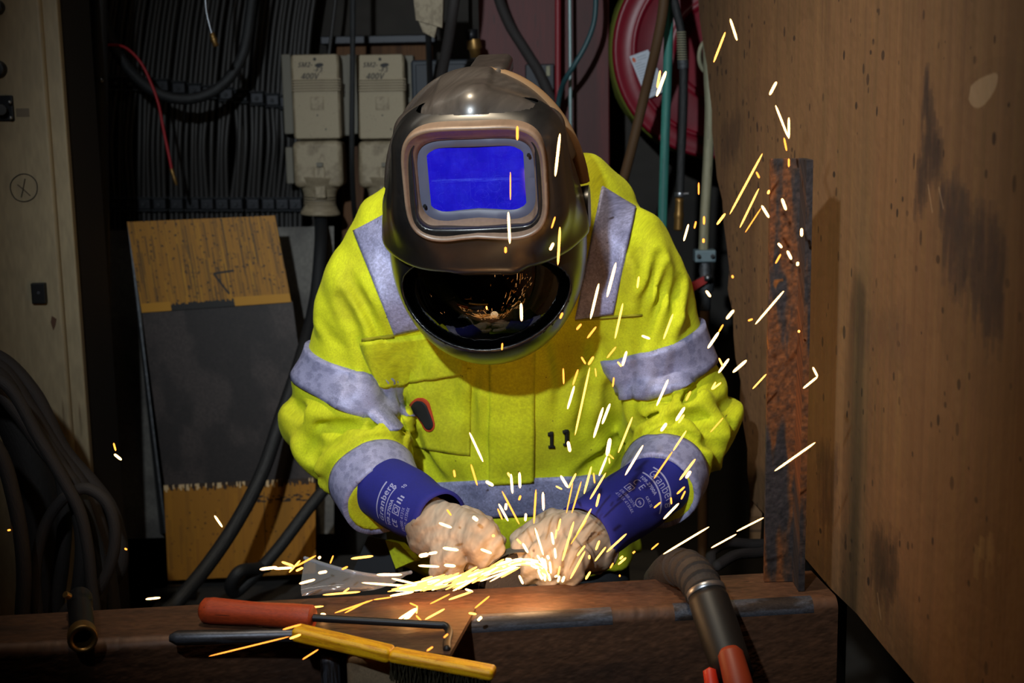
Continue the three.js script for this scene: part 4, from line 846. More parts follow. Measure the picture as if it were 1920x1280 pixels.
{
  // wearer: one continuous body from head to boots, mostly covered
  const H = P(915, 430, 1.93);
  const fL = V3(-0.13, 0.05, -2.12), fR = V3(0.13, 0.05, -2.12), kL = V3(-0.12, 0.47, -2.08), kR = V3(0.12, 0.47, -2.08), hL = V3(-0.09, 0.86, -2.16), hR = V3(0.09, 0.86, -2.16);
  const toe = V3(0, 0, 0.15);
  const body = (x, y, z) => {
    let d = ell(x - H.x, y - H.y, z - H.z, 0.075, 0.115, 0.095);
    d = smin(d, cap(x, y, z, V3(H.x, H.y - 0.02, H.z + 0.09), V3(H.x, H.y - 0.045, H.z + 0.105), 0.011, 0.015), 0.02);
    d = smin(d, ell(x - H.x, y - H.y + 0.085, z - H.z - 0.06, 0.035, 0.022, 0.03), 0.03);
    d = smin(d, cap(x, y, z, H, J.neck, 0.055, 0.06), 0.04);
    d = smin(d, cap(x, y, z, J.neck, V3(0, 0.92, -2.15), 0.09, 0.11), 0.06);
    for (const [s, e, c] of [[J.shL, J.elL, J.cuL], [J.shR, J.elR, J.cuR]]) d = smin(d, smin(cap(x, y, z, s, e, 0.055, 0.045), cap(x, y, z, e, c, 0.045, 0.032), 0.03), 0.03);
    for (const [h, k, f] of [[hL, kL, fL], [hR, kR, fR]]) { d = smin(d, smin(cap(x, y, z, h, k, 0.09, 0.07), cap(x, y, z, k, f, 0.068, 0.06), 0.03), 0.04); d = smin(d, cap(x, y, z, f, V3(f.x, 0.045, f.z + 0.16), 0.05, 0.042), 0.03); }
    return d;
  };
  mesh('body', sdfGeo(body, [-0.5, -0.02, -2.4], [0.5, 1.62, -1.7], 0.014), M.blackCloth, person);
  void toe;
}
const jk = mesh('jacket', sdfGeo(jacket, [-0.46, 0.74, -2.36], [0.46, 1.50, -1.74], 0.0062), M.fabric, person);
{
  // reflective tape
  const tapeParts = [
    bandRing(armLc, J.shL, J.elL, 0.53, 0.79, 72, 8, 0.007, 0.006), bandRing(armRc, J.shR, J.elR, 0.45, 0.69, 72, 8, 0.008, -0.006),
    clothPatch(jacket, [[664, 434], [742, 392], [806, 612], [738, 627]], 14, 40, 0.003, 1),
    clothPatch(jacket, [[1128, 350], [1192, 390], [1150, 588], [1078, 597]], 14, 40, 0.003, 1),
    clothPatch(jacket, [[800, 905], [1130, 890], [1120, 962], [812, 974]], 50, 10, 0.003, 1),
  ];
  for (const g of tapeParts) mesh('reflective_tape', g, M.tape, jk);
  mesh('sleeve_cuff', bandRing(armLc, J.elL, J.cuL, 0.74, 0.99, 64, 8, 0.006), M.tape, jk);
  mesh('sleeve_cuff', bandRing(armRc, J.elR, J.cuR, 0.74, 0.99, 64, 8, 0.006), M.tape, jk);
  // pocket, flap, placket
  mesh('chest_pocket', clothPatch(jacket, [[715, 690], [884, 690], [882, 855], [775, 838]], 24, 24, 0.003, 1), M.fabric, jk);
  mesh('pocket_flap', clothPatch(jacket, [[681, 640], [872, 618], [876, 700], [704, 728]], 26, 14, 0.007, 1), M.fabric, jk);
  mesh('placket', clothPatch(jacket, [[918, 600], [1004, 600], [1000, 905], [916, 910]], 12, 50, 0.004, 1), M.fabric, jk);
  mesh('shoulder_seam', clothPatch(jacket, [[681, 634], [738, 626], [738, 632], [681, 640]], 10, 2, 0.003, 1), M.seam, jk);
  mesh('shoulder_seam', clothPatch(jacket, [[1078, 597], [1204, 588], [1204, 592], [1078, 601]], 14, 2, 0.002, 1), M.seam, jk);
  mesh('lower_front', clothPatch(jacket, [[820, 975], [1110, 963], [1110, 1040], [830, 1040]], 30, 8, 0.0015, 1), M.fabric, jk);
  // badge: dark sole-shaped patch with red rim
  const sole = (k) => { const g = []; const path = [[783, 748, 13], [790, 762, 14], [799, 778, 11], [805, 790, 9], [810, 804, 9]]; return sheetGeo(10, 24, (u, v) => { const i = Math.min(3, Math.floor(v * 4)), f = v * 4 - i, w = lerp(path[i][2], path[i + 1][2], f) * k * Math.sqrt(Math.max(0.05, 1 - Math.pow(Math.abs(v * 2 - 1), 6))); const cx = lerp(path[i][0], path[i + 1][0], f), cy = lerp(path[i][1], path[i + 1][1], f) + (v - 0.5) * (k - 1) * 30; const X = cx + (u * 2 - 1) * w, Y = cy - (u * 2 - 1) * w * 0.35; const p = march(jacket, camera.position, dirOf(X, Y).normalize(), 1.6, 2.4), n = gradN(jacket, p); void g; return { p: p.clone().addScaledVector(n, k > 1 ? 0.0045 : 0.0062), n, uv: [u, v] }; }, false, 0.004); };
  const badge = mesh('badge', sole(1.2), std({ color: 0xb8401a, roughness: 0.8 }), jk);
  mesh('badge_face', sole(0.9), std({ color: 0x14161c, roughness: 0.7 }), badge);
  // the printed number 1 1
  const ink = std({ color: 0x11130f, roughness: 0.8 });
  for (const [x, y] of [[1034, 824], [1062, 820]]) {
    const fig = mesh('printed_figure', clothPatch(jacket, [[x - 3, y - 15], [x + 3, y - 15], [x + 3, y + 14], [x - 3, y + 14]], 3, 10, 0.003), ink, jk);
    mesh('stroke', clothPatch(jacket, [[x - 7, y - 13], [x, y - 15], [x, y - 9], [x - 7, y - 8]], 3, 3, 0.003), ink, fig);
    mesh('stroke', clothPatch(jacket, [[x - 6, y + 11], [x + 6, y + 11], [x + 6, y + 15], [x - 6, y + 15]], 4, 2, 0.003), ink, fig);
  }
}
{ // trousers hint: hi-vis hem and dark flap beside the hands
  mesh('jacket_hem', slab([[722, 1012, 1.93], [748, 1018, 1.9], [778, 1050, 1.88], [742, 1066, 1.9]].map(c => P(...c)), 0.01, 3, 3), M.fabric, person);
  mesh('trouser_flap', slab([[690, 1005, 1.95], [725, 1012, 1.94], [742, 1075, 1.92], [660, 1075, 1.94]].map(c => P(...c)), 0.012, 3, 3), M.blackCloth, person);
}

// gloves
const blueCuff = (lines, shift, drop) => canvasTex(1024, 512, (g, w, h) => {
  g.fillStyle = '#141a7a'; g.fillRect(0, 0, w, h);
  speckle(g, w, h, 2600, '#10165e', 1, 5, 0.08, 0.3); speckle(g, w, h, 1400, '#1f2992', 1, 4, 0.08, 0.3);
  g.fillStyle = '#b9bcd6'; g.strokeStyle = '#b9bcd6';
  g.save(); g.translate(w * shift, h * drop); g.scale(0.62, 0.68); g.globalAlpha = 0.8; lines(g); g.restore();
});
function gauntlet(a, b, r0, r1, map) { // a at the hand, b towards the arm; u = 0.5 faces the viewer
  const ax = b.clone().sub(a).normalize(), mid = a.clone().lerp(b, 0.5), view = camera.position.clone().sub(mid).normalize();
  const e1 = view.clone().addScaledVector(ax, -view.dot(ax)).normalize(), e2 = ax.clone().cross(e1);
  const g = sheetGeo(64, 20, (u, v) => {
    const th = (u - 0.5) * Math.PI * 2, r = lerp(r0, r1, v) * (1 + 0.03 * Math.sin(v * 9 + th * 2)) + 0.002 * N3(th * 1.2, v * 5, a.x * 9);
    const n = e1.clone().multiplyScalar(Math.cos(th)).addScaledVector(e2, Math.sin(th));
    return { p: a.clone().lerp(b, v).addScaledVector(n, r), n, uv: [u, v] };
  }, true, 0.005);
  return g;
}
function handGeo(bones, palm, h, wr) {
  const f = (x, y, z) => {
    let d = 9;
    for (const [a, b, r1, r2] of palm) d = smin(d, cap(x, y, z, a, b, r1, r2), 0.018);
    for (const ch of bones) { let e = 9; for (let k = 0; k < ch.length - 1; k++) e = Math.min(e, cap(x, y, z, ch[k][0], ch[k + 1][0], ch[k][1], ch[k + 1][1])); d = smin(d, e, 0.0035); }
    if (d < 0.02) { // leather: broad dents, and tight wrinkles gathered towards the wrist
      const e = Math.hypot(x - wr.x, y - wr.y, z - wr.z), m = Math.exp(-((e / 0.045) ** 2));
      d += 0.0018 * N3(x * 45, y * 45, z * 45) + 0.0022 * m * Math.sin(e * 430 + 4 * N3(x * 40, y * 40, z * 40)) + 0.0012 * Math.sin((x - y) * 260 + 6 * N3(x * 22, y * 22, z * 22)) * (1 - m);
    }
    return d;
  };
  const all = [...bones.flat().map(q => q[0]), ...palm.flatMap(q => [q[0], q[1]])], bb = new THREE.Box3().setFromPoints(all).expandByScalar(0.055);
  return sdfGeo(f, bb.min.toArray(), bb.max.toArray(), h);
}
{
  const pz = (l, r) => l.map((q, i) => [P(...q), r[i]]);
  const FR = [0.0165, 0.0155, 0.0145, 0.013];
  // wearer's right hand (left in the picture): closed round the tool
  const gl = mesh('glove', handGeo([
    pz([[866, 985, 1.71], [902, 998, 1.688], [920, 1024, 1.68], [904, 1044, 1.695]], [0.021, 0.0195, 0.018, 0.015]),
    pz([[862, 1006, 1.695], [892, 1022, 1.672], [902, 1044, 1.675], [884, 1054, 1.695]], [0.018, 0.0165, 0.0155, 0.0135]),
    pz([[848, 1016, 1.695], [850, 1050, 1.672], [848, 1076, 1.675], [848, 1090, 1.69]], FR),
    pz([[828, 1020, 1.70], [827, 1052, 1.682], [826, 1078, 1.685], [828, 1090, 1.70]], [0.0155, 0.0145, 0.0135, 0.012]),
    pz([[832, 980, 1.74], [874, 972, 1.745], [908, 990, 1.74], [928, 1016, 1.725]], [0.020, 0.018, 0.0165, 0.014]),
  ], [[P(812, 982, 1.735), P(868, 990, 1.715), 0.034, 0.026], [P(812, 998, 1.73), P(842, 1018, 1.705), 0.032, 0.024]], 0.003, P(812, 985, 1.73)), M.glove, person);
  const mapL = blueCuff(g => {
    g.font = 'bold 74px sans-serif'; g.fillText('Granberg', -190, -40); g.fillRect(-200, -128, 330, 12); g.fillRect(-200, -22, 330, 9);
    g.font = 'bold 46px sans-serif'; g.fillText('10', 150, 40); g.fillText('109.2700A', -190, 40); g.font = 'bold 64px sans-serif'; g.fillText('CE', -180, 110);
    g.lineWidth = 7; g.strokeRect(-60, 60, 66, 66); g.beginPath(); g.arc(-27, 93, 20, 0, 7); g.stroke(); g.fillRect(30, 70, 14, 50); g.fillRect(56, 60, 14, 60); g.fillRect(82, 76, 14, 44);
    g.font = '34px sans-serif'; g.fillText('EN388: 4131X', -190, 170); g.fillText('EN407: 413X4X', -190, 208);
  }, 0.455, 0.62);
  mesh('cuff', gauntlet(P(826, 978, 1.73), P(706, 906, 1.86), 0.041, 0.046, mapL), std({ map: mapL, roughness: 0.85 }), gl);
  // wearer's left hand (right in the picture): reaching over the tool
  const gr = mesh('glove', handGeo([
    pz([[1045, 992, 1.715], [1005, 1006, 1.70], [978, 1030, 1.69], [968, 1052, 1.695]], FR),
    pz([[1048, 1012, 1.695], [1012, 1036, 1.675], [996, 1062, 1.67], [992, 1078, 1.68]], FR),
    pz([[1062, 1032, 1.68], [1040, 1062, 1.66], [1030, 1080, 1.665], [1026, 1086, 1.68]], FR),
    pz([[1084, 1046, 1.67], [1074, 1074, 1.655], [1066, 1086, 1.665], [1060, 1088, 1.68]], [0.0155, 0.0145, 0.0135, 0.012]),
    pz([[1085, 985, 1.74], [1040, 978, 1.745], [1000, 996, 1.745], [975, 1016, 1.74]], [0.020, 0.018, 0.0165, 0.014]),
  ], [[P(1105, 1000, 1.735), P(1042, 1002, 1.71), 0.034, 0.027], [P(1112, 1030, 1.72), P(1078, 1040, 1.69), 0.032, 0.025]], 0.003, P(1118, 1030, 1.70)), M.glove, person);
  const mapR = blueCuff(g => {
    g.lineWidth = 12; g.beginPath(); g.moveTo(-150, -170); g.quadraticCurveTo(20, -190, 190, -120); g.stroke(); g.beginPath(); g.moveTo(-170, -90); g.quadraticCurveTo(20, -112, 200, -40); g.stroke();
    g.font = '74px sans-serif'; g.fillText('Granberg', -130, -105); g.font = 'bold 40px sans-serif'; g.fillText('109.2700A', -150, -40);
    g.font = '72px sans-serif'; g.fillText('C E', -150, 30); g.font = 'bold 30px sans-serif'; g.fillText('CAT. II', 10, 26);
    g.lineWidth = 6; g.strokeRect(-150, 50, 54, 50); g.fillRect(-132, 60, 10, 30); g.fillRect(-116, 68, 10, 22); g.beginPath(); g.arc(20, 84, 34, 0, 7); g.stroke(); g.font = 'bold 26px sans-serif'; g.fillText('EN', 4, 94);
    g.font = '32px sans-serif'; g.fillText('EN388:2016', -150, 146); g.fillText('4131X 413X4X', -150, 184);
  }, 0.51, 0.5);
  mesh('cuff', gauntlet(P(1098, 1002, 1.725), P(1250, 896, 1.86), 0.044, 0.0465, mapR), std({ map: mapR, roughness: 0.85 }), gr);
}

// angle grinder in the hands
{
  const t = thing('angle_grinder', 'dark angle grinder held between the gloves, throwing sparks', 'angle grinder');
  const a = P(866, 1050, 1.735), b = P(955, 1080, 1.725), c = P(978, 1096, 1.70);
  mesh('body', spun(a, b, [[0, 0], [0, 0.018], [0.1, 0.023], [0.5, 0.024], [0.8, 0.027], [1, 0.028], [1, 0]], 28), M.rubberBrown, t);
  mesh('gear_head', new RoundedBoxGeometry(0.05, 0.05, 0.05, 3, 0.014).translate(c.x, c.y, c.z), M.dullSteel, t);
  mesh('disc', spun(c.clone().add(V3(0, 0, 0.026)), c.clone().add(V3(0.001, 0.0006, 0.029)), [[0, 0], [0, 0.050], [1, 0.050], [1, 0]], 40), M.rubberBrown, t);
  const gd = new THREE.CylinderGeometry(0.055, 0.055, 0.024, 40, 1, true, Math.PI * 0.95, Math.PI * 0.75).rotateX(Math.PI / 2).translate(c.x, c.y, c.z + 0.022);
  mesh('guard', gd, M.dullSteel, t);
  mesh('side_handle', rod(c, P(1040, 1060, 1.735), 0.013), M.black, t);
}

// ---------------------------------------------------------------- welding helmet
{
  const hc = P(912, 402, 1.86);
  const X = new THREE.Matrix4().makeRotationFromEuler(new THREE.Euler(13 * Math.PI / 180, -7 * Math.PI / 180, 1.2 * Math.PI / 180, 'YXZ')).setPosition(hc.x, hc.y, hc.z), XI = X.clone().invert();
  const L = (px, py, d) => P(px, py, d).applyMatrix4(XI);
  const put = g => g.applyMatrix4(X);
  const LO = [-0.17, -0.25, -0.19], HI = [0.17, 0.25, 0.22];
  const outer = (x, y, z) => smin(ell(x, y - 0.015, z + 0.005, 0.122, 0.170, 0.146), ell(x, y + 0.065, z - 0.005, 0.126, 0.140, 0.140), 0.05);
  const bc = L(889, 346, 1.675), nb = L(880, 534, 1.70).y, win = (x, y, z) => rbox(x - bc.x, y - bc.y, z - bc.z + 0.02, 0.074, 0.054, 0.045, 0.02);
  // the visor opening at the lower front, in the helmet's own x and y
  const opening = (x, y) => ell(x - 0.004, y + 0.076, 0, 0.108, 0.070, 1);
  const shellF = (x, y, z) => {
    const o = outer(x, y, z);
    let d = Math.max(o, -(o + 0.007));                       // a hollow skin
    d = smax(d, -smax(opening(x, y), -(z - 0.02), 0.01), 0.006);
    d = Math.max(d, -win(x, y, z));
    d = Math.max(d, Math.min(-0.10 - y, z + 0.02) * -1 > 0 ? d : Math.min(-0.10 - y, -(z + 0.02)));   // open behind, below
    return d;
  };
  const hl = mesh('welding_helmet', put(sdfGeo(shellF, LO, HI, 0.0036)), M.helmetBlack, person);
  // crown with raised centre panel, recessed side panels and a brow
  const browC = V3(bc.x - 0.008, 0.158, 0.078), browL = V3(bc.x - 0.088, 0.132, 0.062), browR = V3(bc.x + 0.078, 0.132, 0.062);
  const crownF = (x, y, z) => {
    let o = outer(x, y, z) - 0.0105;
    const px = x + 0.012;
    const pan = sstep(0.040, 0.032, Math.abs(px)) * sstep(-0.03, 0.01, z);
    const side = sstep(0.050, 0.060, Math.abs(px)) * sstep(0.108, 0.100, Math.abs(x)) * sstep(-0.07, -0.05, z) * sstep(0.105, 0.095, z);
    o += -0.0045 * pan + 0.0006 * side;
    const d = Math.max(Math.max(o, -(o + 0.009)), -win(x, y, z));
    const e = smax(d, 0.075 - y - 0.3 * Math.max(0, -z), 0.006);
    const brow = smin(cap(x, y, z, browC, browL, 0.030, 0.026), cap(x, y, z, browC, browR, 0.030, 0.026), 0.01);
    return Math.max(smin(e, brow, 0.028), -win(x, y, z));
  };
  mesh('crown', put(sdfGeo(crownF, [-0.16, -0.02, -0.18], [0.16, 0.25, 0.19], 0.0034)), M.helmet, hl);
  // flip-up welding shield
  const shieldF = (x, y, z) => {
    const o = outer(x, y, z) - 0.009;
    let d = Math.max(o, -(o + 0.009));
    d = smax(d, y - 0.135, 0.012); d = smax(d, bc.y - 0.117 - y, 0.012); d = smax(d, 0.015 - z, 0.01);
    const up = Math.max(0, (y - bc.y) / 0.09);
    const b = rbox(x - bc.x, y - bc.y - 0.002 + 2.4 * up * (x - bc.x) ** 2, z - bc.z + 0.060 + 0.012 * up * up, 0.106, 0.089, 0.056, 0.044);
    d = smin(d, b, 0.055);
    const nose = rbox(x - bc.x - 0.004, y - (nb + 0.032), z - bc.z + 0.052, 0.044, 0.032, 0.034, 0.016);
    d = smin(d, nose, 0.014);
    return smax(d, -win(x, y, z), 0.004);
  };
  const sd = mesh('shield', put(sdfGeo(shieldF, [-0.17, -0.2, -0.02], [0.17, 0.17, 0.24], 0.0032)), M.shield, hl);
  // bezel ring round the window
  const sq = (th, a, b, n) => { const c = Math.cos(th), s = Math.sin(th); return [a * Math.sign(c) * Math.pow(Math.abs(c), 2 / n), b * Math.sign(s) * Math.pow(Math.abs(s), 2 / n)]; };
  const prof = [[1.0, -0.030], [1.0, -0.010], [0.985, 0.001], [0.93, 0.005], [0.80, 0.0055], [0.70, 0.003], [0.5, -0.004], [0.25, -0.010], [0.0, -0.016], [0.0, -0.028]];
  const ringGeo = (ao, bo, ai, bi, no, ni, pr, z0, wave) => {
    const nt = 128, pos = [], uv = [], idx = [];
    for (let i = 0; i <= nt; i++) { const th = i / nt * Math.PI * 2, o = sq(th, ao, bo, no), q = sq(th, ai, bi, ni); for (const [s, hgt] of pr) { const x = lerp(q[0], o[0], s), y = lerp(q[1], o[1], s) + wave * Math.max(0, -Math.sin(th)) * Math.exp(-((x / 0.035) ** 2)); pos.push(bc.x + x, bc.y + y, bc.z + z0 + hgt - 1.1 * x * x); uv.push(x * 4, y * 4); } }
    const m = pr.length; for (let i = 0; i < nt; i++) for (let j = 0; j < m - 1; j++) { const a = i * m + j, b = a + m; idx.push(a, b, a + 1, a + 1, b, b + 1); }
    const g = new THREE.BufferGeometry(); g.setAttribute('position', new THREE.Float32BufferAttribute(pos, 3)); g.setAttribute('uv', new THREE.Float32BufferAttribute(uv, 2)); g.setIndex(idx); g.computeVertexNormals(); return put(g);
  };
  mesh('bezel', ringGeo(0.0885, 0.0735, 0.0715, 0.0525, 4.2, 4.6, prof, 0.002, 0.006), M.bezel, hl);
  mesh('lens_frame', ringGeo(0.0725, 0.0535, 0.0555, 0.0405, 4.6, 7, [[1, -0.022], [0.95, -0.015], [0.1, -0.019], [0, -0.022], [0, -0.03]], 0.0, 0.004), M.lensFrame, hl);
  const blue = canvasTex(512, 384, (g, w, h) => {
    g.fillStyle = '#241cd0'; g.fillRect(0, 0, w, h);
    for (let i = 0; i < 300; i++) { g.globalAlpha = rr(0.02, 0.06); g.fillStyle = rnd() < 0.45 ? '#4a5cff' : '#140c98'; g.beginPath(); g.ellipse(rnd() * w, rnd() * h, rr(8, 60), rr(8, 70), 0, 0, 7); g.fill(); }
    for (let i = 0; i < 90; i++) { g.globalAlpha = rr(0.02, 0.08); g.fillStyle = rnd() < 0.6 ? '#5a6aff' : '#140c98'; g.fillRect(rnd() * w, rnd() * h, rr(1, 5), rr(10, 150)); }
    for (let i = 0; i < 120; i++) { g.globalAlpha = rr(0.06, 0.18); g.fillStyle = '#5a7cff'; g.fillRect(rnd() * w * 0.9, h * (0.5 + 0.04 * (rnd() + rnd() - 1)), rr(20, 120), rr(1, 4)); }
    for (let i = 0; i < 60; i++) { g.globalAlpha = rr(0.1, 0.3); g.strokeStyle = '#6a6cff'; g.lineWidth = rr(0.6, 2); const x = rnd() * w, y = h * rr(0.5, 1); g.beginPath(); g.arc(x, y, rr(10, 40), rnd() * 6, rnd() * 6 + 1); g.stroke(); }
    speckle(g, w, h, 200, '#8c90ff', 0.6, 2, 0.1, 0.4); g.globalAlpha = 1;
  });
  mesh('lens', put(new THREE.BoxGeometry(0.118, 0.088, 0.004).translate(bc.x, bc.y, bc.z - 0.024)), phys({ map: blue, roughness: 0.12, clearcoat: 1, clearcoatRoughness: 0.03 }), hl);
  for (const [x, y] of [[-0.066, -0.03], [0.066, 0.03]]) mesh('frame_pin', put(new THREE.CylinderGeometry(0.002, 0.002, 0.004, 12).rotateX(Math.PI / 2).translate(bc.x + x, bc.y + y, bc.z - 0.016)), M.black, hl);
  // clear lower visor inside the opening
  const vis = new THREE.SphereGeometry(1, 60, 40, 0, Math.PI, 1.15, Math.PI - 1.15); // half facing +z
  const vp = vis.attributes.position; for (let i = 0; i < vp.count; i++) vp.setXYZ(i, vp.getX(i) * 0.118, vp.getY(i) * 0.130 - 0.065, vp.getZ(i) * 0.131 + 0.003);
  vis.computeVertexNormals();
  mesh('lower_visor', put(vis), M.smoked, hl);
  // side bands and top knob
  for (const s of [-1, 1]) {
    const pts = []; for (let k = 0; k <= 12; k++) { const th = lerp(0.12, 1.45, k / 12); pts.push(V3(s * 0.131 * Math.sin(th), 0.015 + 0.174 * Math.cos(th), -0.004 - 0.01 * th)); }
    const g = new THREE.TubeGeometry(new THREE.CatmullRomCurve3(pts), 48, 0.0095, 10); mesh('side_band', put(g), s > 0 ? M.tan : M.helmet, hl);
    mesh('pivot_knob', put(new THREE.CylinderGeometry(0.026, 0.028, 0.014, 28).rotateZ(Math.PI / 2).translate(s * 0.131, 0.005, -0.01)), M.helmetBlack, hl);
  }
  mesh('top_duct', put(sdfGeo((x, y, z) => smin(rbox(x - 0.012, y - 0.182, z + 0.05, 0.026, 0.014, 0.05, 0.010), rbox(x - 0.012, y - 0.178, z + 0.02, 0.022, 0.012, 0.04, 0.009), 0.01), [-0.05, 0.15, -0.1], [0.07, 0.23, 0.08], 0.003)), M.helmet, hl);
  void sd;
}

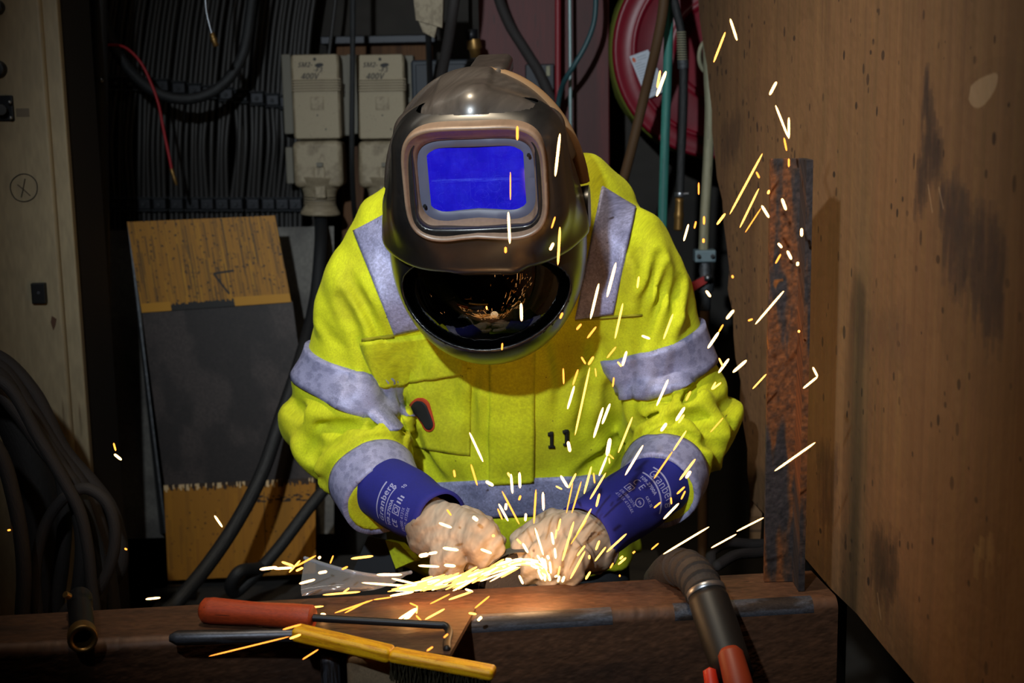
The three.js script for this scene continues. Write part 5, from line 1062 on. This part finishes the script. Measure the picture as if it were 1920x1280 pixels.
// ---------------------------------------------------------------- sparks
{
  const S = [ // x1, y1, x2, y2, width in pixels, heat 0..2
    [1050, 425, 1046, 497, 5, 1], [1155, 492, 1138, 557, 6, 2], [1123, 531, 1107, 598, 5.5, 2], [1198, 518, 1195, 540, 4.5, 1], [1168, 568, 1153, 635, 4.5, 1], [1262, 588, 1244, 636, 4.5, 1], [1203, 629, 1219, 635, 5.5, 2], [1055, 586, 1050, 597, 5, 0], [1090, 607, 1081, 618, 5, 0], [1118, 612, 1101, 634, 4.5, 0],
    [1324, 545, 1332, 556, 6, 2], [1376, 581, 1362, 598, 6.5, 2], [1348, 622, 1327, 653, 6, 2], [1356, 608, 1348, 622, 4, 0], [1155, 650, 1138, 671, 4, 0], [1175, 658, 1167, 686, 6, 2], [1158, 678, 1165, 687, 4, 1], [1090, 669, 1098, 682, 4.5, 0], [1113, 668, 1103, 684, 6, 0], [1106, 688, 1078, 816, 4.5, 1], [1084, 692, 1074, 722, 4.5, 0], [1077, 723, 1064, 767, 5, 2], [1056, 690, 1057, 720, 4, 0], [1116, 690, 1118, 706, 3, 0], [1151, 707, 1149, 725, 4, 0],
    [1367, 672, 1347, 699, 5.5, 2], [1348, 671, 1356, 688, 4, 1], [1400, 675, 1374, 698, 6, 2], [1373, 517, 1374, 520, 5, 0], [1253, 711, 1231, 761, 5.5, 2], [1295, 733, 1286, 751, 5, 0], [1342, 716, 1334, 730, 4, 1], [1352, 717, 1335, 730, 4, 1], [1284, 763, 1267, 789, 7, 2], [1283, 777, 1272, 793, 4.5, 1], [1131, 763, 1113, 821, 6, 2], [1144, 756, 1129, 795, 6, 2], [1186, 781, 1159, 849, 4.5, 1], [1250, 793, 1239, 808, 7, 2],
    [1065, 827, 1069, 847, 7, 2], [1144, 821, 1138, 855, 9, 2], [1138, 855, 1123, 892, 5, 2], [1140, 850, 1151, 860, 3, 0], [1142, 858, 1143, 869, 3, 1], [1206, 834, 1172, 891, 5, 2], [1287, 807, 1262, 845, 4, 1], [1261, 846, 1226, 897, 4, 0], [1304, 860, 1274, 900, 5, 1], [1295, 883, 1286, 896, 7, 2], [1356, 783, 1332, 810, 3, 0], [1109, 874, 1095, 926, 4.5, 1], [1113, 886, 1115, 906, 4, 0], [1136, 886, 1106, 936, 4.5, 1], [1051, 891, 1065, 914, 6, 2], [1080, 887, 1066, 915, 4.5, 1], [1042, 911, 1054, 917, 3.5, 1], [1284, 912, 1269, 926, 4.5, 0], [1285, 920, 1277, 936, 4, 0], [1124, 925, 1118, 950, 5, 1],
    [851, 881, 853, 894, 5, 0], [883, 870, 895, 910, 4.5, 0], [911, 902, 925, 910, 7, 2], [958, 888, 961, 925, 5.5, 2], [952, 886, 957, 894, 5, 1], [974, 885, 975, 915, 6, 2], [976, 929, 973, 937, 5, 0], [941, 920, 974, 983, 4, 0], [935, 944, 953, 977, 5, 2], [949, 943, 948, 956, 6, 2], [933, 953, 942, 974, 4, 0], [1018, 922, 1019, 957, 5.5, 2], [1005, 917, 1001, 982, 4.5, 0], [1074, 905, 1062, 962, 3, 0], [1090, 902, 1072, 962, 3.5, 0], [986, 962, 985, 977, 5.5, 2], [886, 968, 896, 976, 8, 2], [838, 955, 846, 966, 4.5, 0], [823, 980, 847, 989, 6, 2], [830, 1027, 860, 1031, 7, 2], [901, 1029, 922, 1037, 6, 2], [833, 1059, 854, 1061, 7, 2], [924, 1004, 926, 1004, 6, 1],
    [969, 1010, 977, 1019, 4.5, 1], [980, 1018, 990, 1036, 6, 2], [1003, 989, 1019, 1041, 4.5, 2], [1034, 997, 1038, 1021, 5.5, 2], [1040, 1027, 1042, 1047, 5.5, 2], [1051, 972, 1046, 995, 4, 1], [1044, 992, 1041, 1010, 4, 1], [1076, 977, 1054, 1052, 5, 1], [1109, 953, 1080, 1005, 4.5, 1], [1100, 975, 1070, 1020, 3, 0], [1097, 1022, 1082, 1042, 4.5, 1], [1097, 1033, 1069, 1085, 5, 1], [1124, 1013, 1117, 1031, 5, 1], [1136, 1025, 1115, 1052, 4, 1], [1175, 1000, 1137, 1035, 4.5, 1], [1105, 1041, 1105, 1047, 5, 1], [1107, 1071, 1098, 1086, 5, 1], [1031, 1052, 1033, 1075, 5.5, 2], [1050, 1061, 1046, 1080, 4, 1], [1040, 1081, 1047, 1078, 5, 2], [1049, 1079, 1046, 1091, 5.5, 2], [1058, 1080, 1054, 1091, 6, 2], [1007, 1040, 1017, 1056, 5, 2], [973, 1078, 981, 1095, 5.5, 2], [1168, 1042, 1162, 1048, 4.5, 1], [1174, 1045, 1159, 1058, 4.5, 1], [1150, 1055, 1144, 1065, 3.5, 0], [948, 1048, 959, 1049, 7, 2], [1026, 1041, 1029, 1048, 6, 2],
    [1273, 943, 1244, 973, 5, 2], [1330, 987, 1243, 1039, 4, 2], [1432, 970, 1381, 996, 3.5, 2], [1381, 1001, 1333, 1027, 3.5, 2], [1235, 1018, 1221, 1030, 3.5, 0], [1191, 1033, 1186, 1037, 4.5, 0], [1258, 932, 1259, 945, 4, 0], [1239, 941, 1226, 952, 4, 0], [1162, 1078, 1162, 1080, 4, 0],
    [487, 1067, 520, 1063, 6.5, 2], [513, 1066, 548, 1064, 5.5, 2], [528, 1053, 551, 1061, 5.5, 1], [554, 1062, 593, 1041, 4, 0], [563, 1050, 542, 1073, 4, 1], [555, 1070, 568, 1064, 5.5, 1], [658, 1047, 700, 1042, 5.5, 1], [625, 1041, 619, 1056, 3.5, 0], [598, 1046, 600, 1044, 6, 2], [597, 1074, 613, 1071, 6.5, 2], [561, 1094, 591, 1086, 5.5, 2], [641, 1067, 652, 1062, 4.5, 0], [706, 1077, 754, 1077, 6, 2], [786, 1042, 803, 1039, 9, 2], [803, 1038, 820, 1035, 6, 2], [784, 1060, 824, 1062, 5.5, 2], [678, 1092, 800, 1101, 5, 2], [734, 1084, 790, 1097, 5, 2], [605, 1115, 676, 1109, 4.5, 1], [643, 1111, 655, 1102, 4, 1], [731, 1117, 776, 1109, 5.5, 2],
    [478, 1155, 562, 1137, 5, 2], [568, 1140, 607, 1136, 4, 1], [627, 1149, 700, 1124, 4, 0], [646, 1149, 690, 1126, 3.5, 0], [700, 1124, 735, 1119, 3, 0], [602, 1151, 610, 1152, 6, 2], [746, 1162, 780, 1140, 6, 2], [757, 1162, 782, 1141, 6, 2], [764, 1160, 782, 1140, 5, 2], [797, 1161, 834, 1141, 4.5, 1], [768, 1130, 782, 1136, 3.5, 0], [782, 1135, 781, 1150, 4, 1], [780, 1153, 791, 1165, 4, 0], [806, 1132, 844, 1113, 3.5, 0], [530, 1180, 565, 1170, 4, 0], [543, 1197, 564, 1189, 5, 1], [391, 1230, 543, 1193, 3, 0], [567, 1236, 597, 1217, 3, 0], [832, 1195, 840, 1188, 4, 0], [800, 1220, 812, 1212, 4, 0],
    [890, 1140, 918, 1117, 4, 0], [879, 1149, 893, 1151, 5, 1], [896, 1163, 903, 1156, 7, 2], [841, 1124, 887, 1108, 5, 1], [872, 1104, 887, 1109, 5, 2],
    [970, 236, 970, 263, 5.5, 0], [1050, 250, 1041, 331, 5.5, 2], [953, 397, 956, 457, 5.5, 2], [948, 463, 948, 474, 5.5, 0], [957, 322, 957, 375, 2.5, 0], [1041, 406, 1034, 428, 4, 0], [1038, 455, 1031, 469, 6, 2], [977, 568, 978, 602, 6, 2], [912, 574, 913, 580, 3, 1], [942, 643, 941, 656, 4, 0],
    [1369, 35, 1382, 76, 4.5, 2], [1360, 60, 1338, 117, 4, 1], [1249, 133, 1231, 181, 6.5, 2], [1238, 132, 1232, 165, 4.5, 1], [1456, 153, 1443, 178, 5.5, 2], [1454, 197, 1478, 258, 4.5, 2], [1479, 220, 1479, 260, 4.5, 2], [1470, 258, 1475, 283, 4, 0], [1479, 297, 1479, 313, 4, 0], [1430, 287, 1368, 402, 4.5, 1], [1423, 353, 1387, 427, 4, 1], [1418, 322, 1424, 334, 4, 0], [1428, 385, 1442, 408, 5.5, 2], [1427, 390, 1397, 436, 2.5, 0], [1466, 372, 1474, 394, 6, 2], [1442, 357, 1440, 363, 5, 1], [1360, 400, 1344, 421, 5, 1], [1503, 428, 1503, 443, 6, 2], [1459, 456, 1466, 464, 5.5, 2], [1476, 470, 1484, 486, 6, 2], [1464, 476, 1454, 494, 4, 0], [1496, 492, 1495, 497, 6, 2],
    [1291, 420, 1282, 452, 4.5, 2], [1320, 405, 1320, 421, 4.5, 0], [1319, 447, 1319, 455, 5.5, 0], [1310, 342, 1310, 365, 3, 0], [1305, 415, 1302, 428, 4, 0], [1470, 545, 1416, 608, 4.5, 2], [1403, 601, 1411, 598, 4.5, 0], [1498, 620, 1498, 622, 5, 1], [1524, 688, 1533, 706, 4.5, 2], [1533, 706, 1506, 728, 4.5, 2], [1437, 701, 1411, 729, 3.5, 1], [1529, 829, 1452, 883, 4.5, 2], [880, 810, 906, 866, 5, 2],
    [213, 830, 217, 845, 4, 0], [214, 851, 228, 862, 5.5, 2], [402, 966, 417, 988, 4.5, 2], [273, 1123, 301, 1120, 5, 2], [234, 1028, 238, 1030, 4, 0], [14, 994, 20, 993, 4, 0],
  ];
  const heat = [[3.2, 0.9, 0.11], [6.0, 2.0, 0.32], [9, 4.3, 1.35]].map(c => std({ color: 0x000000, roughness: 1, emissive: new THREE.Color().setRGB(c[0] / 9, c[1] / 9, c[2] / 9), emissiveIntensity: 9 }));
  const unit = new THREE.CapsuleGeometry(0.5, 1, 3, 8); // length 2 in all, scaled below
  const place = { plywood: 'in front of the plywood board and rusty upright', helmet: 'in front of the dark welding helmet', low: 'low over the steel beam and its tools', jacket: 'in front of the yellow jacket and gloves', dark: 'in the dark left of the welder' };
  const beamDepth = (px, py) => { const g = G(px, py, BEAM_Y + 0.004); return -g.z; };
  const put = (x1, y1, x2, y2, w, d1, d2) => {
    const a = P(x1, y1, d1), b = P(x2, y2, d2), Lr = a.distanceTo(b), r = w / 2 / (FOCAL / d1);
    const m = new THREE.Matrix4(), q = new THREE.Quaternion().setFromUnitVectors(V3(0, 1, 0), b.clone().sub(a).normalize());
    m.compose(a.clone().lerp(b, 0.5), q, V3(r * 2, Math.max(Lr, r * 2) / 2, r * 2));
    return m;
  };
  for (const [x1, y1, x2, y2, w, h] of S) {
    const mx = (x1 + x2) / 2, my = (y1 + y2) / 2;
    let zone = 'jacket', d = rr(1.60, 1.655);
    if (mx < 470) { zone = 'dark'; d = rr(1.75, 1.9); if (my > 1180) { zone = 'low'; d = 1.40; } }
    else if (my > 1096) { zone = 'low'; d = Math.min(beamDepth(x1, y1), beamDepth(x2, y2)) - 0.006; if (my > 1165) d = Math.min(d, 1.38); else d = Math.min(d, 1.60); }
    else if (mx < 780 && my > 1000) { zone = 'low'; d = rr(1.57, 1.60); }
    else if (mx > 1300 && !(mx < 1372 && my > 600)) { zone = 'plywood'; d = rr(1.52, 1.60); }
    else if (my < 660 && mx < 1062 && mx > 900) { zone = 'helmet'; d = rr(1.56, 1.61); }
    else if (my > 1010) d = rr(1.60, 1.625);
    const o = new THREE.Mesh(unit, heat[h]);
    o.applyMatrix4(put(x1, y1, x2, y2, w * 0.9, d, d + rr(-0.012, 0.012)));
    o.castShadow = false; o.name = numbered('spark'); scene.add(o);
    tag(o, 'glowing orange spark flying ' + place[zone], 'spark', 'sparks ' + place[zone]);
  }
  // the dense stream leaving the grinding point
  const bits = [[], [], []];
  const add = (x1, y1, x2, y2, w, k, d) => { const g = unit.clone().applyMatrix4(put(x1, y1, x2, y2, w, d, d + rr(-0.01, 0.01))); bits[k].push(g); };
  const bez = (t) => { const a = 1 - t; return [a * a * 1027 + 2 * a * t * 1020 + t * t * 922, a * a * 1092 + 2 * a * t * 1028 + t * t * 1068]; };
  for (let i = 0; i < 84; i++) { // the bright arch at the root
    const t = rr(0, 0.82), p = bez(t), q = bez(t + rr(0.1, 0.2)), ox = rr(-6, 6), oy = rr(-6, 7) * (0.4 + t);
    add(p[0] + ox, p[1] + oy, q[0] + ox, q[1] + oy, rr(2.6, 4.6), rnd() < 0.65 ? 2 : 1, rr(1.595, 1.62));
  }
  for (let i = 0; i < 10; i++) { const x = rr(1012, 1032), y = rr(1066, 1092); add(x, y, x - rr(2, 8), y - rr(10, 24), rr(4, 6), 2, rr(1.595, 1.61)); }
  for (let i = 0; i < 74; i++) { // the fan thrown to the left
    const u = Math.pow(rnd(), 0.8), x = lerp(975, 770, u) + rr(-18, 18), y = lerp(1050, 1102, Math.pow(u, 0.8)) + rr(-12, 9), l = rr(22, 62), s = rr(0.25, 0.62) * (u > 0.75 ? 0.5 : 1);
    add(x, y, x - l * Math.cos(Math.atan(s)), Math.min(y + l * Math.sin(Math.atan(s)), 1104 + rr(0, 6)), rr(2.6, 4.6), rnd() < 0.45 ? 2 : 1, rr(1.575, 1.61));
  }
  const st = thing('spark_stream', 'dense bright stream of sparks thrown left from the grinding point', 'sparks'); st.userData.kind = 'stuff';
  bits.forEach((b, k) => { if (b.length) mesh('spark_streaks', mergeGeometries(b), heat[k], st).userData.kind = 'stuff'; });
  const gp = P(1000, 1066, 1.585); GRIND[0] = gp.x; GRIND[1] = gp.y; GRIND[2] = gp.z;
  const pl = new THREE.PointLight(new THREE.Color(1.0, 0.66, 0.34), 0.03, 0, 2); pl.position.copy(gp); pl.castShadow = true; pl.shadow.radius = 1.5; pl.name = 'spark_light'; scene.add(pl);
  void pointLights;
}

// put every thing's origin at its base
for (const o of [...scene.children]) {
  if (!(o.isGroup || o.isMesh) || o.position.lengthSq() > 0) continue;
  o.updateMatrixWorld(true);
  const bb = new THREE.Box3().setFromObject(o), c = V3((bb.min.x + bb.max.x) / 2, bb.min.y, (bb.min.z + bb.max.z) / 2);
  if (o.isGroup) { for (const k of o.children) k.position.sub(c); o.position.copy(c); }
  else { o.geometry.translate(-c.x, -c.y, -c.z); o.position.copy(c); }
}
renderer.render(scene, camera);
